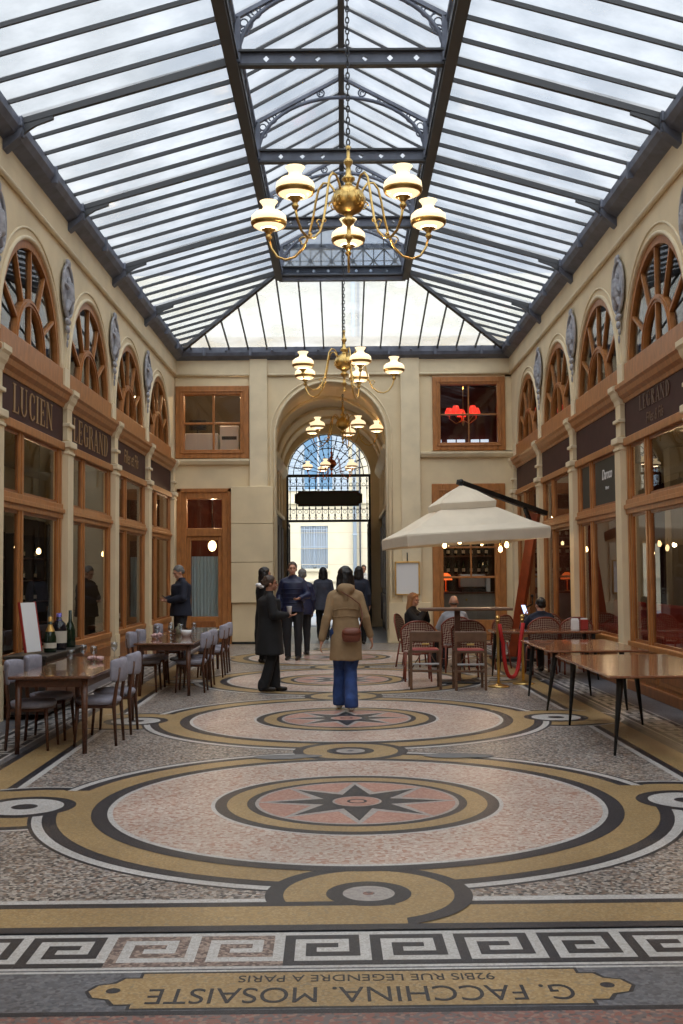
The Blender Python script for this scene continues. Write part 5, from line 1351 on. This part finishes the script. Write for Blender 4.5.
        for v in me.vertices:
            p = inv @ v.co
            lim = .060 if p.z > .075 else (.028+.4*max(0, p.z-.0) if abs(p.x) < .066 else .034)
            if p.y > lim and p.z < .105: p.y = lim; v.co = Hm @ p
    else:
        e = MB(); e.cap((-.062, -.02, -.015), (-.03, -.085, -.02), .016, .018, M[hair]); e.cap((.062, -.02, -.015), (.03, -.085, -.02), .016, .018, M[hair]); e.cap((-.03, -.085, -.02), (.03, -.085, -.02), .02, .02, M[hair]); e.xf(Hm); weld('hair', e, .008, o, 2)
    # trousers
    t = MB(); T = M[legs]; g = 1.0
    t.cap(pel+Vector((-.04, 0, .06)), pel+Vector((.04, 0, .06)), .125, .125, T)
    for s in 'LR':
        t.cap(V['h'+s], V['k'+s], .105, .078 if not flare else .082, T); a = V['a'+s]+Vector((0, 0, .0))
        t.cap(V['k'+s], a+Vector((0, 0, .0)), .076, .058 if not flare else .082, T)
        if flare: t.cap(a+Vector((0, -.01, .05)), a+Vector((0, -.01, -.005)), .080, .084, T)
    to = weld('trousers', t, .013, o, 4, .010, 11)
    for v in to.data.vertices:
        a = V['aL'] if (v.co-V['aL']).length < (v.co-V['aR']).length else V['aR']
        v.co.z = max(v.co.z, a.z-.035)
    # shoes
    for s in 'LR':
        a = V['a'+s]; z = a.z-.08; fd = Vector((math.sin(R(V['f'+s])), math.cos(R(V['f'+s])), 0)); sh = MB()
        sh.cap(a-fd*.045+Vector((0, 0, -.035)), a+fd*.05+Vector((0, 0, -.035)), .040, .042, M[shoe]); sh.cap(a+fd*.05+Vector((0, 0, -.043)), a+fd*.155+Vector((0, 0, -.048)), .040, .030, M[shoe])
        ob = weld('shoe', sh, .009, o, 2)
        for v in ob.data.vertices: v.co.z = max(v.co.z, z+.001)
    # coat / jacket: torso loft + sleeves, one skin
    c = MB(); K = M[top]; B_ = bulk; ch, wa, nk = V['ch'], V['wa'], V['nk']
    sh_ = (V['sL']+V['sR'])/2
    rings = []
    if not seated:
        if hem < pel.z-.05: rings += [(pel.x, pel.y+.005, hem, (.185+skirtw)*B_, (.150+skirtw)*B_), (pel.x, pel.y, (hem+pel.z)/2, (.178+skirtw*.5)*B_, (.148+skirtw*.5)*B_), (pel.x, pel.y, pel.z-.0, .172*B_, .145*B_)]
        else: rings += [(pel.x, pel.y, hem, .168*B_, .14*B_)]
    else: rings += [(pel.x, pel.y-.01, pel.z-.07, .17*B_, .15*B_), (pel.x, pel.y, pel.z+.03, .17*B_, .15*B_)]
    rings += [(wa.x, wa.y, wa.z, .152*B_, .125*B_), (ch.x, ch.y, ch.z-.04, .172*B_, .135*B_), (ch.x, ch.y, ch.z+.05, .175*B_, .125*B_), (sh_.x, sh_.y, sh_.z, .145*B_, .095*B_), (sh_.x, sh_.y, sh_.z+.04, .095, .072), (nk.x, nk.y, nk.z+.035, .068, .066)]
    c.loft(rings, K, 26, .92)
    for s in 'LR':
        c.cap(V['s'+s]+Vector((0, 0, -.01)), V['e'+s], .060*B_, .054*B_, K); w = V['w'+s]; e_ = V['e'+s]
        c.cap(e_, w-(w-e_).normalized()*.02, .058*B_, .042*B_, K)
        c.cap(nk+Vector((0, 0, -.005)), V['s'+s]+Vector((0, 0, -.005)), .045, .056*B_, K)
    if hood:
        c.ball((nk.x, nk.y-.085, nk.z+.0), (.115, .07, .075), K, 14); c.cap((nk.x-.075, nk.y-.02, nk.z+.03), (nk.x, nk.y-.10, nk.z+.01), .04, .045, K); c.cap((nk.x+.075, nk.y-.02, nk.z+.03), (nk.x, nk.y-.10, nk.z+.01), .04, .045, K); c.cap((nk.x, nk.y-.10, nk.z-.03), (nk.x, nk.y-.125, nk.z-.12), .05, .02, K)
    weld('coat' if hem < .8 and not seated else 'jacket', c, .012, o, 4, .012, 8)
    if collar:
        q = MB(); q.tube([(nk.x+.062*math.cos(a), nk.y+.01+.062*math.sin(a), nk.z+.035) for a in [2*PI*i/16 for i in range(16)]], .018, M[collar], 8, closed=True); q.build('collar', o)
    return o, k

# woman in the tan coat, walking away
o, k = person('woman walking away in a tan hooded coat and blue flared jeans', (.0, 12.9, 0), 3, 1.64, dict(
    aL=(-.075, .14, .085), kL=(-.065, .13, .50), aR=(.05, -.16, .09), kR=(.06, .02, .50), wL=(-.285, -.05, .84), eL=(-.225, -.06, 1.11), wR=(.30, .02, .87), eR=(.235, -.04, 1.11), look=0, nod=-4),
    'tan', 'denim', .60, 'hairblack', .09, 'shoewhite', flare=True, hood=True, bulk=1.04, skirtw=.01, detail=.008)
# belt seam and back yoke of the coat
b = MB(); n_ = 30
b.tube([(.168*math.cos(a), .139*math.sin(a), 1.12+.004*math.sin(3*a)) for a in [2*PI*i/n_ for i in range(n_)]], .006, M['tan'], 5, closed=True)
b.tube([(.182*math.sin(a), -.148*math.cos(a), 1.20+.02*math.cos(2*a)) for a in [-1.1+2.2*i/16 for i in range(17)]], .006, M['tan'], 5)
b.build('coat_seam', o)
# her bag
e = empty('shoulder_bag', (.065, 12.9-.21, .80)); tag(e, 'small brown leather bag on the back of the tan coat', 'bag')
b = MB(); b.loft([(0, 0, -.005, .075, .03), (0, 0, .01, .10, .045), (0, 0, .07, .112, .05), (0, 0, .125, .10, .042), (0, 0, .15, .07, .028)], M['bag'], 20, .8); b.build('bag_body', e)
b = MB(); b.loft([(0, -.012, .075, .09, .044), (0, -.012, .10, .112, .046), (0, -.008, .13, .104, .044), (0, 0, .158, .07, .03)], M['bag'], 20, .8); b.build('flap', e)
b = MB(); b.tube([(.09, .0, .13), (.13, .08, .30), (.10, .12, .42), (.0, .055, .50), (-.10, .055, .56), (-.16, .12, .60)], .007, M['bag'], 6); b.build('strap', e)
# woman in black, profile to the right
person('woman in a long black coat, seen in profile facing right, hair tied back', (-1.02, 14.95, 0), -75, 1.55, dict(
    aL=(-.07, .10, .08), kL=(-.08, .09, .50), aR=(.08, -.10, .09), kR=(.09, .01, .50), eL=(-.24, .0, 1.13), wL=(-.20, .22, 1.10), eR=(.24, .02, 1.13), wR=(.17, .24, 1.12), look=-5),
    'blackcloth', 'blackcloth', .55, 'hairbrown', 0, skin='skin2', flare=True, bulk=1.25, bun=True, skirtw=.015, detail=.008)
b = MB(); b.lathe([(0, 0), (.026, 0), (.036, .10), (.037, .105), (.0, .105)], M['white'], 16); o = b.build('paper_cup'); o.location = (-.75, 14.93, 1.035); tag(o, 'white paper cup held by the woman in the black coat', 'cup')
# man in navy puffer facing us
o, k = person('man in a navy puffer jacket facing the camera, short dark hair', (-.95, 20.35, 0), 172, 1.78, dict(
    eL=(-.27, .0, 1.13), wL=(-.16, .20, 1.08), eR=(.25, -.04, 1.12), wR=(.22, .10, .90), look=12), 'navy', 'darktrouser', .84, 'hairbrown', 0, bulk=1.12)
b = MB()
for z in (.92, 1.0, 1.08, 1.16, 1.24): b.tube([(.20*math.cos(a), .166*math.sin(a), z) for a in [2*PI*i/28 for i in range(28)]], .008, M['navy'], 5, closed=True)
b.build('quilting_seam', o)
# woman behind with dark hair and long coat
person('dark-haired woman in a long black coat standing at the far left of the group', (-1.42, 19.7, 0), -60, 1.68, dict(eL=(-.24, .02, 1.12), wL=(-.18, .18, 1.02), look=-10), 'blackcloth', 'blackcloth', .22, 'hairblack', .10, bulk=1.08, skirtw=.01)
b = MB(); b.ball((0, 0, 0), (.07, .05, .04), M['white'], 12); b.ball((.04, .02, -.03), (.05, .04, .035), M['white'], 10); o = weld('white_scarf', b, .008, None, 2, .008, 30); o.location = (-1.50, 19.50, 1.38); tag(o, 'small white scarf over the shoulder of the dark-haired woman', 'scarf')
# someone half hidden behind the man
person('grey-haired person in navy half hidden behind the man in the puffer jacket', (-.82, 21.6, 0), 20, 1.66, None, 'navy', 'darktrouser', .80, 'hairgrey', 0, bulk=1.15, detail=.012)
# man by the left tables
person('grey-haired man in a dark jacket looking down at his hands by the left tables', (-3.0, 20.4, 0), 115, 1.74, dict(
    eL=(-.25, .04, 1.12), wL=(-.08, .26, 1.08), eR=(.25, .04, 1.12), wR=(.07, .27, 1.10), look=8, nod=-24, hd=(0, .05, 1.575)), 'navy2', 'darktrouser', .80, 'hairgrey', 0, bulk=1.30)
b = MB(); b.box(-.035, .035, -.07, .07, -.005, .005, M['black'], .004); o = b.build('mobile_phone'); o.location = (-3.27, 20.27, 1.16); o.rotation_euler = (R(30), 0, R(115)); tag(o, 'dark phone in the hands of the grey-haired man', 'phone')
# pair walking out through the gate
person('person in a blue-grey wool coat walking away beneath the sign', (-.50, 26.2, 0), 5, 1.70, dict(aL=(-.08, .14, .08), kL=(-.09, .10, .50), aR=(.08, -.12, .09)), 'charcoal', 'blackcloth', .72, 'hairblack', .05, bulk=1.15, skirtw=.02, detail=.012)
person('black-haired person in a dark coat walking away, right of the tan coat', (.32, 24.6, 0), -8, 1.71, dict(aL=(-.08, -.12, .09), aR=(.08, .14, .08), kR=(.09, .10, .50)), 'navy2', 'blackcloth', .60, 'hairblack', .05, bulk=1.15, skirtw=.01, detail=.012)
person('distant person in a white shirt facing the camera in the street', (.62, 35.2, 0.0), 180, 1.82, None, 'whiteshirt', 'darktrouser', .88, 'hairbrown', 0, skin='skin2', detail=.012)
# seated: blonde woman, bald man, man with phone
person('seated woman with reddish blond hair in black, hands raised to her chin', (1.15, 18.85, 0), 248, 1.62, dict(
    eL=(-.24, .18, .80), wL=(-.05, .22, .96), eR=(.24, .18, .80), wR=(.05, .22, .96), look=-15, nod=-8), 'blackcloth', 'blackcloth', .9, 'hairblond', .10, seated=True, bulk=1.12)
person('seated bald man in a pale grey shirt, seen from behind', (1.74, 17.8, 0), 2, 1.60, dict(eL=(-.25, .10, .74), wL=(-.14, .34, .72), eR=(.25, .10, .74), wR=(.14, .34, .72)), 'greyshirt', 'darktrouser', .9, 'hairbrown', 0, seated=True, bald=True, collar='whiteshirt', bulk=1.1)
person('seated dark-haired man in navy holding a lit phone, seen from behind', (3.05, 17.38, 0), 8, 1.55, dict(eL=(-.27, .14, .76), wL=(-.17, .32, .97), eR=(.27, .08, .74), wR=(.14, .32, .74), look=14), 'navy2', 'darktrouser', .9, 'hairblack', 0, seated=True, bulk=1.28)
e = empty('smartphone', (2.86, 17.76, .98)); e.rotation_euler = (R(60), 0, R(25)); tag(e, 'phone with a bright bluish screen held by the seated man in navy', 'phone')
b = MB(); b.box(-.04, .04, -.08, .08, -.005, .003, M['black'], .004); b.build('case', e)
b = MB(); b.box(-.036, .036, -.074, .074, .003, .005, emis('phone_screen_light', (.45, .6, 1.0), 1.6)); b.build('screen', e)

# ================================================================= LIGHT, SKY, CAMERA
sc = bpy.context.scene
w = bpy.data.worlds.new('overcast'); sc.world = w; w.use_nodes = True; nt = w.node_tree; bg = nt.nodes['Background']
tc = nt.nodes.new('ShaderNodeTexCoord'); n = nt.nodes.new('ShaderNodeTexNoise'); n.inputs['Scale'].default_value = 2.2; n.inputs['Detail'].default_value = 5
r = nt.nodes.new('ShaderNodeValToRGB'); r.color_ramp.elements[0].position = .35; r.color_ramp.elements[0].color = (.62, .76, 1.0, 1); r.color_ramp.elements[1].position = .62; r.color_ramp.elements[1].color = (.92, .96, 1.0, 1)
nt.links.new(tc.outputs['Generated'], n.inputs['Vector']); nt.links.new(n.outputs['Fac'], r.inputs['Fac']); nt.links.new(r.outputs['Color'], bg.inputs['Color'])
bg.inputs['Strength'].default_value = SKY
def light(kind, name, loc, energy, col=(1, 1, 1), **kw):
    L_ = bpy.data.lights.new(name, kind); L_.energy = energy; L_.color = col
    for a, v in kw.items(): setattr(L_, a, v)
    o = bpy.data.objects.new(name, L_); C.objects.link(o); o.location = loc; return o
s_ = light('SUN', 'overcast_sun', (0, 0, 20), SUN, (1.0, .97, .92), angle=R(100)); s_.rotation_euler = (R(28), R(4), 0)
for (x, y, z, sc_) in ((.03, 11, 5.27, 1), (.02, 18.6, 5.08, 1)): light('POINT', 'chandelier_glow', (x, y, z-.62), 12, (1, .72, .42), shadow_soft_size=.03)
for x, y, z, en in ((-5.0, 13.6, 2.6, 26), (-5.0, 17.5, 2.6, 16), (-5.0, 22, 2.6, 14), (5.2, 13.6, 2.6, 34), (5.2, 17.5, 2.6, 26), (5.2, 22, 2.6, 20), (2.8, 26.4, 2.9, 16), (-3.05, 25.9, 3.2, 30), (-2.9, 26.0, 5.8, 45), (2.9, 26.2, 6.0, 4), (2.3, 18.3, 2.0, 14)):
    light('POINT', 'bulb_and_fill_glow', (x, y, z), en, (1, .68, .38), shadow_soft_size=.03)  # some stand near bulbs; office and curtain points are added to brighten them

cam = bpy.data.cameras.new('camera'); co = bpy.data.objects.new('camera', cam); C.objects.link(co); sc.camera = co
cam.sensor_fit = 'VERTICAL'; cam.sensor_height = 36; cam.lens = 36*1110/1024; cam.clip_end = 300
co.location = (-.02, 0, 1.58)
co.matrix_world = Matrix.Translation((-.02, 0, 1.58)) @ Matrix.Rotation(math.atan(1.5/1110), 4, 'Z') @ Matrix.Rotation(PI/2+math.atan(61/1110), 4, 'X') @ Matrix.Rotation(-.0075, 4, 'Z')
sc.view_settings.view_transform = 'Standard'; sc.view_settings.look = 'None'; sc.view_settings.gamma = 1; sc.view_settings.use_curve_mapping = False
sc.view_settings.exposure = EXPO
sc.cycles.max_bounces = 10; sc.cycles.transparent_max_bounces = 24; sc.cycles.diffuse_bounces = 5; sc.cycles.glossy_bounces = 5
sc.cycles.sample_clamp_indirect = 6
